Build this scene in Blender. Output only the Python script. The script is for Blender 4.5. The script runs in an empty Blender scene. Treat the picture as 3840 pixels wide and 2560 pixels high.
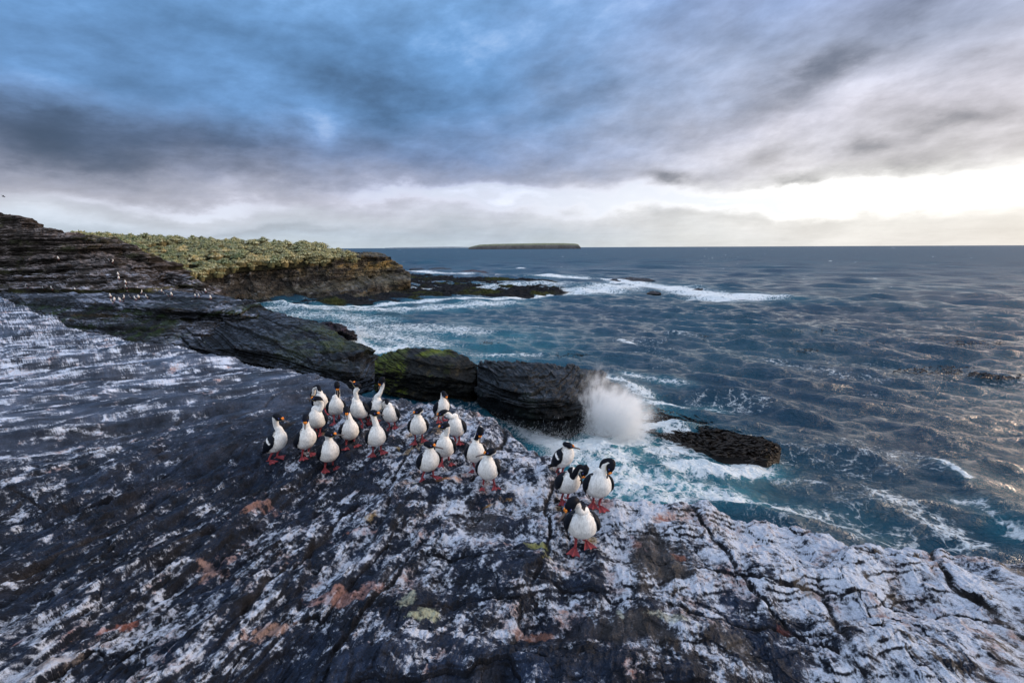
import bpy, math, random
import numpy as np
from mathutils import Vector, Matrix
from mathutils.bvhtree import BVHTree

# ------------------------------------------------------------------ camera
SC = bpy.context.scene
C = SC.collection
R = math.radians
FPX, PITCH, ROLL, CAMZ = 1740.0, R(11.44), R(-0.27), 10.5
cam_d = bpy.data.cameras.new('camera'); cam = bpy.data.objects.new('camera', cam_d); C.objects.link(cam)
cam_d.sensor_width = 36.0; cam_d.sensor_fit = 'HORIZONTAL'; cam_d.lens = 36.0*FPX/3840.0
cam_d.clip_start = 0.05; cam_d.clip_end = 80000
MR = Matrix.Rotation(R(90)-PITCH, 4, 'X') @ Matrix.Rotation(ROLL, 4, 'Z')
cam.matrix_world = Matrix.Translation((0, 0, CAMZ)) @ MR
SC.camera = cam
M3 = np.array(MR.to_3x3())

def ray(px, py):
    """pixel of the photograph (3840x2560) to a direction, scaled so that y = 1"""
    px = np.asarray(px, float); py = np.asarray(py, float)
    d = np.stack([px-1920, 1280-py, np.full_like(px, -FPX)], -1) @ M3.T
    return d
def at_z(px, py, z):
    d = ray(px, py); t = (np.asarray(z, float)-CAMZ)/d[..., 2]
    p = d*t[..., None]; p[..., 2] += CAMZ; return p
def at_d(px, py, y):
    d = ray(px, py); t = np.asarray(y, float)/d[..., 1]
    p = d*t[..., None]; p[..., 2] += CAMZ; return p

# ------------------------------------------------------------------ light
SUN_AZ, SUN_EL = R(72), R(13)          # azimuth clockwise from +Y
sun_d = bpy.data.lights.new('sun', 'SUN'); sun = bpy.data.objects.new('sun', sun_d); C.objects.link(sun)
sun_d.energy = 1.2; sun_d.angle = R(14); sun_d.color = (1.0, 0.83, 0.66)
sdir = Vector((math.sin(SUN_AZ)*math.cos(SUN_EL), math.cos(SUN_AZ)*math.cos(SUN_EL), math.sin(SUN_EL)))
sun.rotation_euler = sdir.to_track_quat('Z', 'Y').to_euler()
SC.view_settings.view_transform = 'Standard'; SC.view_settings.look = 'None'
SC.view_settings.exposure = 0.0; SC.view_settings.gamma = 1.0
SC.view_settings.use_curve_mapping = False
SC.cycles.max_bounces = 14; SC.cycles.diffuse_bounces = 4; SC.cycles.glossy_bounces = 3
SC.cycles.volume_bounces = 12; SC.cycles.transmission_bounces = 3
SC.cycles.use_denoising = True
SC.cycles.caustics_reflective = False; SC.cycles.caustics_refractive = False

def srgb(r, g, b):
    f = lambda c: (c/255/12.92) if c/255 <= .04045 else ((c/255+.055)/1.055)**2.4
    return (f(r), f(g), f(b))

# ---- small node helper: arithmetic on sockets
class S:
    nt = None
    def __init__(s, o): s.o = o
    @staticmethod
    def m(op, *a, clamp=False):
        n = S.nt.nodes.new('ShaderNodeMath'); n.operation = op; n.use_clamp = clamp
        for i, v in enumerate(a):
            if isinstance(v, S): S.nt.links.new(v.o, n.inputs[i])
            else: n.inputs[i].default_value = float(v)
        return S(n.outputs[0])
    def __add__(s, b): return S.m('ADD', s, b)
    def __radd__(s, b): return S.m('ADD', b, s)
    def __sub__(s, b): return S.m('SUBTRACT', s, b)
    def __rsub__(s, b): return S.m('SUBTRACT', b, s)
    def __mul__(s, b): return S.m('MULTIPLY', s, b)
    def __rmul__(s, b): return S.m('MULTIPLY', b, s)
    def __truediv__(s, b): return S.m('DIVIDE', s, b)
def node(t, **kw):
    n = S.nt.nodes.new(t)
    for k, v in kw.items(): setattr(n, k, v)
    return n
def put(sock, v):
    if isinstance(v, S): S.nt.links.new(v.o, sock)
    elif isinstance(v, tuple) and sock.type == 'RGBA' and len(v) == 3: sock.default_value = (*v, 1)
    else: sock.default_value = v
def step(x, a, b, lo=0.0, hi=1.0):
    n = node('ShaderNodeMapRange', interpolation_type='SMOOTHSTEP'); n.clamp = True
    put(n.inputs[0], x)
    for i, v in ((1, a), (2, b), (3, lo), (4, hi)): put(n.inputs[i], v)
    return S(n.outputs[0])
def mixc(f, a, b, mode='MIX'):
    n = node('ShaderNodeMix', data_type='RGBA', blend_type=mode); n.clamp_factor = True
    put(n.inputs[0], f); put(n.inputs[6], a); put(n.inputs[7], b)
    return S(n.outputs[2])
def noise(vec, scale, detail=4, rough=.5, dist=0.0, color=False):
    n = node('ShaderNodeTexNoise'); n.inputs['Scale'].default_value = scale
    n.inputs['Detail'].default_value = detail; n.inputs['Roughness'].default_value = rough
    n.inputs['Distortion'].default_value = dist
    if vec is not None: put(n.inputs['Vector'], vec)
    return S(n.outputs['Color' if color else 'Fac'])
def comb(x, y, z):
    n = node('ShaderNodeCombineXYZ')
    for i, v in enumerate((x, y, z)): put(n.inputs[i], v)
    return S(n.outputs[0])
def sep(v):
    n = node('ShaderNodeSeparateXYZ'); put(n.inputs[0], v)
    return [S(n.outputs[i]) for i in range(3)]
def vmath(op, a, b=None, scale=None):
    n = node('ShaderNodeVectorMath', operation=op); put(n.inputs[0], a)
    if b is not None: put(n.inputs[1], b)
    if scale is not None: put(n.inputs['Scale'], scale)
    return S(n.outputs[0])
def attr(name, fac=False):
    n = node('ShaderNodeAttribute', attribute_name=name)
    return S(n.outputs['Fac' if fac else 'Color'])
def ramp(x, stops):
    n = node('ShaderNodeValToRGB'); put(n.inputs[0], x); e = n.color_ramp.elements
    while len(e) < len(stops): e.new(0.5)
    for i, (p, c) in enumerate(stops): e[i].position = p; e[i].color = (*c, 1)
    return S(n.outputs[0])

# ------------------------------------------------------------------ sky
world = bpy.data.worlds.new('World'); SC.world = world; world.use_nodes = True
S.nt = world.node_tree; S.nt.nodes.clear()
def sky():
    dv = S(node('ShaderNodeTexCoord').outputs['Generated'])
    x, y, z = sep(dv)
    sk = node('ShaderNodeTexSky', sky_type='NISHITA'); sk.sun_disc = False
    sk.sun_elevation = SUN_EL; sk.sun_rotation = SUN_AZ; sk.altitude = 10; sk.air_density = 1.0
    bg1 = node('ShaderNodeBackground'); S.nt.links.new(sk.outputs[0], bg1.inputs[0]); bg1.inputs[1].default_value = 0.08
    D = 180/math.pi
    az = S.m('ARCTAN2', x, y)*D; el = S.m('ARCSINE', z)*D
    # cloud deck seen in perspective
    zz = S.m('MAXIMUM', z, 0.0)+0.10
    cv = comb(x/zz, y/zz, 0.0)
    warp = noise(cv, 0.9, 3, .5, color=True)
    wv = vmath('SCALE', vmath('SUBTRACT', warp, (0.5, 0.5, 0.5)), scale=0.9)
    cv2 = vmath('ADD', cv, wv)
    n1 = noise(vmath('MULTIPLY', cv2, (0.75, 1.0, 1)), 0.8, 5, .5)
    n2 = noise(vmath('MULTIPLY', cv2, (1, 1.1, 1)), 2.2, 8, .6)
    # warped angular coordinates for the big cloud masses
    wa = noise(comb(az*0.075, el*0.15, 0.0), 1.1, 7, .55, color=True)
    wx, wy, _ = sep(wa)
    fine = noise(comb(az*0.10-el*0.06, el*0.20, 3.0), 1.6, 9, .62, 0.0)
    azw = az+(wx-0.5)*20.0; elw = el+(wy-0.5)*7.5
    ee = S.m('MULTIPLY', S.m('MAXIMUM', elw*0.75+el*0.25, 0.0), 1/60)
    base = ramp(ee, [
        (0.0, srgb(196, 208, 218)), (0.025, srgb(186, 198, 212)), (0.055, srgb(196, 202, 214)), (0.085, srgb(190, 192, 208)),
        (0.12, srgb(164, 172, 198)), (0.165, srgb(128, 150, 190)), (0.24, srgb(106, 148, 198)),
        (0.34, srgb(104, 148, 198)), (0.45, srgb(120, 163, 212)), (0.65, srgb(140, 175, 225)), (1.0, srgb(165, 190, 225))])
    right = step(azw, -8.0, 38.0)
    rr = ramp(ee, [
        (0.0, srgb(230, 229, 226)), (0.05, srgb(236, 234, 231)), (0.09, srgb(244, 243, 240)), (0.125, srgb(220, 217, 221)),
        (0.20, srgb(210, 208, 219)), (0.30, srgb(180, 190, 216)), (0.42, srgb(148, 166, 208)), (1.0, srgb(165, 180, 205))])
    col = mixc(right, base, rr)
    # tone: product of cloud noise and large masses, in stops
    tone = 0.10+(n1-0.5)*0.6*step(el, 5, 14)+(n2-0.5)*0.9*step(el, 2, 12, 0.3, 1.0)+(fine-0.5)*1.75*step(el, 1, 10, .45, 1.0)
    def blob(px, py, rx, ry, amp, rot=0.0):
        nonlocal tone
        d = ray(px, py); d = d/np.linalg.norm(d)
        a0 = math.degrees(math.atan2(d[0], d[1])); e0 = math.degrees(math.asin(d[2]))
        dx = azw-a0; dy = elw-e0
        c, s_ = math.cos(R(rot)), math.sin(R(rot))
        u = (dx*c+dy*s_)/rx; v = (dy*c-dx*s_)/ry
        g = S.m('EXPONENT', S.m('MULTIPLY', u*u+v*v, -1.0))
        tone = tone+g*amp
    for b in [(560, 500, 16, 3.0, -1.0), (60, 470, 5, 2.6, -1.0), (1450, 320, 8, 2.6, -.8, -12), (1250, 540, 8, 2.0, -.35),
              (700, 640, 20, 1.3, -.35), (1190, 500, 4.6, 2.3, .95, -25), (500, 270, 9, 2.0, -.25), (1350, 60, 9, 3.0, .12), (1500, 735, 7, .8, .7),
              (150, 300, 8, 1.8, .55), (200, 120, 12, 3.0, .2), (2050, 90, 12, 4, .25), (2180, 300, 5, 3, -.4), (1900, 620, 9, 1.4, .1),
              (700, 760, 7, .55, .75), (1900, 740, 9, 1.0, 1.2), (2600, 750, 18, 1.0, 1.1), (3500, 730, 12, 1.1, .7),
              (2470, 675, 3.2, .7, -1.1), (2990, 693, 2.2, .5, -.8), (3180, 560, 3.4, 1.0, -.8, 3), (3620, 470, 4.2, 1.1, -.75, 5),
              (3350, 640, 8, 1.2, -.55, 4), (3150, 240, 5, 1.6, -.65, 20), (2900, 340, 6, 1.8, -.6, 15), (3300, 40, 10, 2.5, -.45),
              (3700, 260, 5, 1.2, -.5, 10), (3400, 330, 8, 1.2, .35, 12), (2900, 300, 1.6, .9, .4), (2700, 600, 10, 1.5, .15), (1080, 860, 8, .5, -.25),
              (300, 830, 9, .7, .3), (2900, 812, 14, .5, -.15), (120, 700, 10, 1.0, -.3)]:
        blob(*b)
    mul = S.m('POWER', 2.0, tone)
    col = mixc(1.0, col, comb(mul, mul, mul), 'MULTIPLY')
    col = mixc(step(tone, .30, 1.2)*.65, col, (.56, .62, .72))
    # darker cloud drifts greyer, lighter one whiter
    lum = S.m('MULTIPLY', tone, -1.0)
    col = mixc(step(lum, 0.3, 1.5)*0.45, col, (0.058, 0.098, 0.175))
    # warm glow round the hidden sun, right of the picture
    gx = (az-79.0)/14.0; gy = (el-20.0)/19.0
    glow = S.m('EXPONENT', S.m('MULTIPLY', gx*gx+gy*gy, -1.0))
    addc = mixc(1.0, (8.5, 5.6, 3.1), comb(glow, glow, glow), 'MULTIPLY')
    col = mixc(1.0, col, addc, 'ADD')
    # unseen sky overhead and behind the camera, brightened to light the ground and birds
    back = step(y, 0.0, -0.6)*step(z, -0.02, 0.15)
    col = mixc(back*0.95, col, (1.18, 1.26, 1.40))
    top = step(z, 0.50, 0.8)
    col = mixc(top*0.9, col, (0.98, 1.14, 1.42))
    col = mixc(step(z, 0.0, -0.02), col, (0.03, 0.05, 0.07))
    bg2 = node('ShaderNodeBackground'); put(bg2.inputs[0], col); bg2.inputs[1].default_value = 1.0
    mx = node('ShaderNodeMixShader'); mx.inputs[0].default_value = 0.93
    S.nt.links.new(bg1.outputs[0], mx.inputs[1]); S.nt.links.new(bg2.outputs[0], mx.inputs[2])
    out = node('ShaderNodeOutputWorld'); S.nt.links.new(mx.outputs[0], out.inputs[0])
sky()

# ------------------------------------------------------------------ numpy noise
def _h(ix, iy, iz, seed):
    n = (ix.astype(np.int64)*73856093) ^ (iy.astype(np.int64)*19349663) ^ (iz*83492791) ^ (seed*2654435761)
    n = n & 0xffffffff
    n = ((n ^ (n >> 15))*2246822519) & 0xffffffff
    n = ((n ^ (n >> 13))*3266489917) & 0xffffffff
    return (n ^ (n >> 16)) & 0xffffffff
def hash01(ix, iy, seed=0):
    return _h(np.asarray(ix), np.asarray(iy), 0, seed)/4294967295.0
GR = [(math.cos(i*math.pi/8), math.sin(i*math.pi/8)) for i in range(16)]
GX = np.array([g[0] for g in GR], np.float32); GY = np.array([g[1] for g in GR], np.float32)
def pn(x, y, seed=0):
    xi = np.floor(x); yi = np.floor(y); fx = (x-xi); fy = (y-yi)
    xi = xi.astype(np.int64); yi = yi.astype(np.int64)
    u = fx*fx*fx*(fx*(fx*6-15)+10); v = fy*fy*fy*(fy*(fy*6-15)+10)
    def g(dx, dy):
        h = _h(xi+dx, yi+dy, 0, seed) & 15
        return GX[h]*(fx-dx)+GY[h]*(fy-dy)
    a = g(0, 0); b = g(1, 0); c = g(0, 1); d = g(1, 1)
    return (a+(b-a)*u+(c-a)*v+(a-b-c+d)*u*v)*1.4
def fbm(x, y, octv=4, seed=0, gain=.5, lac=2.03):
    s = 0; a = 1; t = 0
    for i in range(octv):
        s = s+a*pn(x, y, seed+i*17); t += a; a *= gain; x = x*lac+13.7; y = y*lac-7.3
    return s/t*1.25
def sm(x, a, b):
    t = np.clip((x-a)/(b-a), 0, 1); return t*t*(3-2*t)
def terr(v, st, sharp=.8):
    q = v/st; f = np.floor(q); r = q-f
    return st*(f+sm(r, sharp, 1.0))

# ------------------------------------------------------------------ mesh helpers
def mixn(a, b, f): return a*(1-f[..., None])+b*f[..., None]
def mesh(name, V, F, mat=None, cols=None, smooth=True, attrs=None):
    V = np.asarray(V, np.float32).reshape(-1, 3); F = np.asarray(F, np.int32)
    me = bpy.data.meshes.new(name); k = F.shape[1]
    me.vertices.add(len(V)); me.vertices.foreach_set('co', V.ravel())
    me.loops.add(F.size); me.loops.foreach_set('vertex_index', F.ravel())
    me.polygons.add(len(F)); me.polygons.foreach_set('loop_start', np.arange(0, F.size, k, dtype=np.int32))
    me.update(calc_edges=True)
    me.polygons.foreach_set('use_smooth', np.full(len(F), smooth, bool))
    if cols is not None:
        a = me.color_attributes.new('Col', 'FLOAT_COLOR', 'POINT')
        c = np.ones((len(V), 4), np.float32); c[:, :3] = np.asarray(cols).reshape(-1, 3); a.data.foreach_set('color', c.ravel())
    for nm, v in (attrs or {}).items():
        a = me.attributes.new(nm, 'FLOAT', 'POINT'); a.data.foreach_set('value', np.asarray(v, np.float32).ravel())
    if mat: me.materials.append(mat)
    return me
def obj(name, me, parent=None, label=None, cat=None, group=None, kind=None):
    o = bpy.data.objects.new(name, me); C.objects.link(o)
    if parent: o.parent = parent
    if label: o['label'] = label
    if cat: o['category'] = cat
    if group: o['group'] = group
    if kind: o['kind'] = kind
    return o
def gridF(nv, nu, flip=False, wrap=False):
    i = np.arange(nv-1)[:, None]*nu; j = np.arange(nu-(0 if wrap else 1))[None]
    j2 = (j+1) % nu
    a = i+j; b = i+j2; c = i+nu+j2; d = i+nu+j
    q = np.stack([a, b, c, d], -1).reshape(-1, 4)
    return q[:, ::-1] if flip else q
def gnormals(P):
    du = np.gradient(P, axis=1); dv = np.gradient(P, axis=0)
    n = np.cross(du, dv); n /= np.maximum(np.linalg.norm(n, axis=-1, keepdims=True), 1e-9); return n

# ------------------------------------------------------------------ materials
def mat_new(name):
    m = bpy.data.materials.new(name); m.use_nodes = True; S.nt = m.node_tree; S.nt.nodes.clear()
    out = node('ShaderNodeOutputMaterial'); b = node('ShaderNodeBsdfPrincipled')
    S.nt.links.new(b.outputs[0], out.inputs[0]); return m, b, out
def bump(h, strength=.5, dist=.02, prev=None):
    n = node('ShaderNodeBump'); n.inputs['Strength'].default_value = strength; n.inputs['Distance'].default_value = dist
    put(n.inputs['Height'], h)
    if prev is not None: put(n.inputs['Normal'], prev)
    return S(n.outputs[0])
def objco(): return S(node('ShaderNodeTexCoord').outputs['Object'])
def rock_mat(name, scale=1.0, rough=(.45, .85), bstr=.6, var=(.40, 1.7), spec=.15):
    m, b, _ = mat_new(name); co = objco()
    c = attr('Col')
    n1 = noise(co, 3.0*scale, 8, .65); n2 = noise(vmath('MULTIPLY', co, (1, 1, 4)), 9.0*scale, 5, .6)
    f = step(n1, .3, .7, var[0], var[1])*step(n2, .3, .7, .75, 1.25)
    put(b.inputs['Base Color'], mixc(1.0, c, comb(f, f, f), 'MULTIPLY'))
    put(b.inputs['Roughness'], step(noise(co, 1.3*scale, 4), .35, .65, rough[0], rough[1]))
    b.inputs['Specular IOR Level'].default_value = spec
    h = noise(co, 5*scale, 10, .65)+noise(vmath('MULTIPLY', co, (1, 1, 5)), 3*scale, 5, .6)*.7
    put(b.inputs['Normal'], bump(h, bstr, .12/scale)); return m

def ledge_mat():
    m, b, _ = mat_new('guano_rock'); co = objco()
    c = attr('Col'); g = attr('Guano', True); st = attr('StainF', True); sc = attr('Stain')
    near = attr('Near', True); cx_, cy_, cz_ = sep(co)
    cs_ = comb((cx_*.866+cy_*.5)*.28, (cx_*.5-cy_*.866)*.9, cz_*1.4)
    fv = step(near, .85, .3)
    def duo(sc, dt, rg):
        a_ = noise(co, sc, dt, rg); b_ = noise(cs_, sc*.35, dt, rg)
        return a_+(b_-a_)*fv
    nf = duo(22, 6, .7); nm = duo(5.5, 8, .68); nx = noise(co, 70, 3, .6)
    ng = noise(co, 130, 3, .7)
    lv = g*.98+(nf-.5)*1.3+(nm-.5)*.95+(ng-.5)*.5*near
    gg = step(lv, .38, .90)
    speck = step(noise(co, 48, 3, .7), .63, .70)*.30
    gg = S.m('MAXIMUM', gg, speck*step(nm, .4, .55)*near)
    f = step(nm, .3, .7, .35, 1.6)*step(nx, .3, .7, .6, 1.4)
    rock = mixc(1.0, c, comb(f, f, f), 'MULTIPLY')
    # guano: white, tinged pink, rust and cream
    tint = ramp(noise(co, 2.1, 8, .75, .3), [(.0, srgb(226, 234, 246)), (.54, srgb(214, 222, 238)), (.61, srgb(200, 184, 184)), (.68, srgb(170, 116, 102)), (1.0, srgb(140, 80, 62))])
    thin = step(ng+(nf-.5)*.6, .25, .75, .55, 1.0)
    colr = mixc(gg*thin*.95, rock, tint)
    sf = step(st*.85+(nf-.5)*1.3+(nm-.5)*1.5, .30, .85)
    colr = mixc(sf*.62*step(ng, .2, .7, .5, 1.0), colr, sc)
    put(b.inputs['Base Color'], colr)
    wet = step(noise(co, 1.1, 5, .6), .40, .62, .30, .62)
    put(b.inputs['Roughness'], wet+gg*.3)
    b.inputs['Specular IOR Level'].default_value = .16
    h = (noise(co, 7, 10, .70)+nx*.14+gg*.06)*attr('Near', True)
    put(b.inputs['Normal'], bump(h, 1.0, .06)); return m

# ------------------------------------------------------------------ the ledge
Z0 = 7.3
EDGE = [(-5000, 1500), (-1500, 1110), (-900, 1080), (-400, 1075), (0, 1090), (100, 1115), (189, 1139), (220, 1160), (269, 1190), (344, 1204), (441, 1221), (472, 1242), (506, 1259),
        (585, 1270), (700, 1276), (796, 1293), (903, 1316), (1021, 1326), (1079, 1339), (1125, 1352), (1157, 1380), (1203, 1399), (1248, 1410),
        (1288, 1415), (1310, 1434), (1355, 1450), (1457, 1457), (1570, 1479), (1692, 1506), (1781, 1527), (1840, 1552), (1876, 1574), (1924, 1622),
        (1990, 1655), (2053, 1688), (2090, 1728), (2139, 1764), (2190, 1796), (2240, 1815), (2291, 1839), (2420, 1860), (2490, 1888), (2556, 1901), (2659, 1907),
        (2740, 1930), (2801, 1948), (2897, 1950), (3000, 1969), (3100, 1990), (3184, 2008), (3250, 2012), (3309, 2042), (3400, 2050), (3469, 2056), (3580, 2060), (3697, 2076),
        (3840, 2107), (4200, 2160), (5000, 2300), (7500, 2700)]
def ledge_base(x, y):
    b = Z0+.95*sm(-x, 13, 22)*sm(y, 14, 22)
    return b+.10*sm(-x, 2, 12)
def hit_base(px, py):
    z = np.full(np.shape(px), Z0)
    for _ in range(30):
        p = at_z(px, py, z); z = z*.6+.4*ledge_base(p[..., 0], p[..., 1])
    return at_z(px, py, z)
def dirc(x, y, deg):
    a = R(deg); return x*math.sin(a)+y*math.cos(a), x*math.cos(a)-y*math.sin(a)
def crackset(al, ac, spacing, width, seed, gate=.05):
    q = ac+.10*spacing*fbm(al*.9/spacing, ac*.9/spacing, 4, seed)*2.2
    cell = np.floor(q/spacing); off = (hash01(cell, cell*0, seed)-.5)*.6
    d = np.abs(q/spacing-cell-.5-off*.5)*spacing
    gt = sm(pn(al*.35+cell*3.3, cell*7.7, seed+5), gate-.1, gate+.15)
    return np.exp(-(d/width)**2)*gt
def plates(al, ac, sl, sa, seed, wamp=.30):
    w1 = ac/sa+wamp*fbm(al/sl*1.1, ac/sa*.5, 4, seed, .6); lay = np.floor(w1)
    w2 = al/sl+hash01(lay, lay*0, seed+1)*7.7+wamp*fbm(al/sl*1.4+5, ac/sa*.7, 4, seed+2, .6); c = np.floor(w2)
    h = hash01(c, lay, seed+3); e = np.minimum(np.minimum(w1-lay, 1-(w1-lay))*sa, np.minimum(w2-c, 1-(w2-c))*sl)
    return h, e
def ledge_detail(x, y):
    r = np.hypot(x, y)
    nr_ = sm(r, 15, 6); far = sm(r, 7, 12)*sm(-x, 0, 5)
    a1, c1 = dirc(x, y, 14); a2, c2 = dirc(x, y, 60); a3, c3 = dirc(x, y, 82)
    left = sm(-x, -1, 5)
    v1 = .30*fbm(a1*.28, c1*.85, 4, 3)+.018*c1
    v2 = .32*fbm(a2*.16, c2*.55, 3, 9)+.015*c2
    cen = sm(x, -2.4, -.4)*(1-far); v1c = .32*fbm(a3*.5, c3*1.1, 4, 4)+.012*c3
    h = (terr(v1, .055, .72)*(1-cen)+(.45*terr(v1c, .05, .80)+.4*v1c)*cen)*(1-far)+(.6*terr(v2, .09, .80)+.4*v2)*far
    v3 = .11*fbm(a1*.9, c1*3.2, 4, 21); v4 = .07*fbm(a2*.5, c2*2.2, 2, 22)
    h = h+(terr(v3, .016, .7)*(1-far)+terr(v4, .02, .7)*far)*(.7+.8*left)
    nr_ = sm(r, 15, 6); h = h+.010*fbm(a1*5, c1*12, 4, 31)*(.7+.9*left)*(.15+.85*nr_)+.05*fbm(x*.45, y*.45, 3, 41)
    h = h+.006*fbm(x*24, y*24, 3, 51)*nr_
    cr = crackset(a1, c1, 1.35, .026, 61)+.8*crackset(c3, a3, 1.9, .022, 62, .1)*(1-.6*left)+.7*crackset(a2, c2, 1.6, .03, 63, .12)*(.3+.7*far)
    cr = cr+.8*crackset(c1, a1, .85, .016, 64, .22)
    tone = 0
    for k, (q, am) in enumerate(((1.0, .060), (.42, .030), (.17, .014))):
        p1, e1 = plates(a1, c1, 1.7*q, .42*q, 501+k); p2, e2 = plates(a2, c2, 1.9*q, .36*q, 511+k); p3, e3 = plates(a3, c3, 1.1*q, .75*q, 521+k)
        wl = (1-cen)*(1-far); pm = np.where(far > .5, p2, np.where(wl > .5, p1, p3)); em = np.where(far > .5, e2, np.where(wl > .5, e1, e3))
        am = am*(.45+.55*nr_, .15+.85*nr_, nr_)[k]; pres = sm(pn(x*.5/q**.5+k*9, y*.5/q**.5, 531+k), -.25, .25)
        h = h+am*(pm-.5)*(.35+.65*pres)*(.8+.5*left); h = h-am*.35*sm(.020*q+.004-em, 0, .014)*pres
        tone = tone+(pm-.5)*(.5, .35, .25)[k]*pres
    ledge_detail.tone = tone
    h = h-.045*np.clip(cr, 0, 1.2)
    # broad steps that cross the left of the slab
    h = h+.14*sm(fbm(a2*.10, c2*.30, 2, 71), .0, .16)*left*sm(r, 5, 9)
    # tiny stones and knobs
    k = pn(x*9, y*9, 81); h = h+.016*sm(k, .55, .8)*nr_
    return h, np.clip(cr, 0, 1)
def ledge_z(x, y):
    x = np.asarray(x, float); y = np.asarray(y, float)
    return ledge_base(x, y)+ledge_detail(x, y)[0]
def ledge_hit(px, py):
    z = Z0
    for _ in range(25):
        p = at_z(px, py, z); z = .5*z+.5*float(ledge_z(p[0], p[1]))
    p = at_z(px, py, z); p[2] = float(ledge_z(p[0], p[1])); return p

def build_ledge():
    ex, ey = np.array(EDGE, float).T
    exx = np.concatenate([np.linspace(ex[i], ex[i+1], 20, endpoint=False) for i in range(len(ex)-1)]+[[ex[-1]]])
    eyy = np.interp(exx, ex, ey)
    ep = hit_base(exx, eyy); ep[:, :2] *= (1+.17/(CAMZ-Z0)*sm(np.hypot(ep[:, 0], ep[:, 1]), 13, 6))[:, None]
    eaz = np.arctan2(ep[:, 0], ep[:, 1]); er = np.hypot(ep[:, 0], ep[:, 1])
    o = np.argsort(eaz); eaz = eaz[o]; er = er[o]
    t50 = math.tan(R(50))
    az = np.concatenate([np.radians(np.linspace(-88, -50.5, 60)), np.arctan(np.linspace(-t50, t50, 1280)), np.radians(np.linspace(50.5, 100, 60))])
    nu = len(az)
    re = np.interp(az, eaz, er)
    wob = np.interp(az, eaz, np.cumsum(np.concatenate([[0], np.abs(np.diff(er))+er[1:]*np.diff(eaz)])))
    re = re*(1+.006*fbm(wob*1.3, wob*0+2, 4, 5)+.004*pn(wob*7, wob*0, 6)) - .03
    H = CAMZ-Z0
    the = np.arctan(H/re)
    nt = 780
    s = np.linspace(0, 1, nt)[:, None]
    th1 = the[None]+(R(52)-the[None])*s
    th2 = np.radians(np.linspace(52.6, 89.0, 40))[:, None]+0*az[None]
    th = np.concatenate([th1, th2]); r = H/np.tan(th)
    X = r*np.sin(az)[None]; Y = r*np.cos(az)[None]
    hd, cr = ledge_detail(X, Y)
    ptone = ledge_detail.tone; Zb = ledge_base(X, Y)
    # rounding close to the edge
    de = (re[None]-r)
    rnd = .16*np.exp(-np.clip(de, 0, 9)/.22)+.05*np.exp(-np.clip(de, 0, 9)/.8)
    rnd = rnd-rnd[:1]*0
    Z = Zb+hd-rnd*(.8+.8*fbm(X*1.3, Y*1.3, 3, 91))
    # wall down to the sea
    nw = 110
    w = np.linspace(0, 1, nw+1)[1:, None]**1.15
    dz = w*(Z[:1]+1.6)
    zw = Z[:1]-dz
    sx = wob[None]+0*zw
    bl = np.floor(zw/.42+.35*fbm(sx*.3, zw*.3, 2, 7)); bc = np.floor(sx/1.1+hash01(bl, bl*0, 3)*5)
    off = .30*(hash01(bl, bc, 5)-.5)+.25*fbm(sx*.35, zw*1.4, 4, 8)
    fade = sm(dz, 0.0, .5)
    rw = re[None]+.10*(1-np.exp(-dz/.15))-.14*sm(dz, .3, 2.5)*1.4+off*fade
    Xw = rw*np.sin(az)[None]; Yw = rw*np.cos(az)[None]
    P = np.concatenate([np.stack([Xw, Yw, zw], -1)[::-1], np.stack([X, Y, Z], -1)])
    NW = nw
    # ---- colours
    x, y = P[..., 0], P[..., 1]; rr = np.hypot(x, y)
    cr = np.concatenate([np.zeros((NW, nu)), cr]); top = np.concatenate([np.zeros((NW, nu)), np.ones(Z.shape)])
    topf = np.concatenate([(1-sm(dz, .05, .5))[::-1], np.ones(Z.shape)])
    a = np.arctan2(x, y); lr = np.log(rr)
    far = sm(rr, 6.5, 11)*sm(-x, -1, 4)
    left = sm(-x, -1, 4)
    a1, c1 = dirc(x, y, 16); a2, c2 = dirc(x, y, 58)
    wq = .35*fbm(x*.5, y*.5, 3, 101)
    s1 = fbm(a1*1.7, (c1+wq)*5.0, 6, 103, .72); s2 = fbm(a2*.9, (c2+wq)*4.2, 6, 107, .70)
    bl = fbm(x*1.1, y*1.1, 6, 111, .68); bf = fbm(x*3.1, y*3.1, 6, 113, .75)
    mid_ = sm(x, -2.6, -.6)*(1-far); a3, c3 = dirc(x, y, 80); s3 = fbm(a3*1.6, (c3+wq)*3.6, 6, 109, .72)
    st = (s1*(1-mid_)+s3*mid_)*(1-far)+s2*far
    strk = .35+.65*left
    ptone = np.concatenate([np.zeros((NW, nu)), ptone])
    bg_ = fbm(x*8, y*8, 4, 115, .75)*sm(rr, 14, 6)
    n = .5+.5*(st*(.45+.35*left)+bl*(.5-.2*left)+bf*.65+bg_*.45)+.20*ptone
    DP = np.array([(200, 1300, .56), (600, 1350, .48), (950, 1400, .40), (300, 1550, .42), (100, 1750, .50), (450, 1750, .34), (800, 1700, .16), (1000, 1480, .26), (500, 2000, .24), (200, 2250, .42),
        (900, 1950, .42), (1300, 1900, .45), (1250, 2150, .62), (900, 2150, .45), (700, 2350, .5), (1200, 2450, .2), (300, 2500, .62), (1600, 1700, .5), (1750, 1600, .62), (1550, 2100, .42),
        (1900, 2000, .42), (2200, 1850, .7), (1950, 2250, .52), (2100, 2470, .3), (1700, 2400, .34), (2350, 2100, .58), (2450, 2300, .6), (2500, 1950, .78), (2900, 2050, .8),
        (3300, 2150, .8), (3700, 2200, .76), (2850, 2300, .5), (3200, 2400, .72), (3700, 2450, .74), (2650, 2480, .32), (1400, 1600, .4), (1850, 1700, .55), (1700, 1900, .6)])
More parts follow.
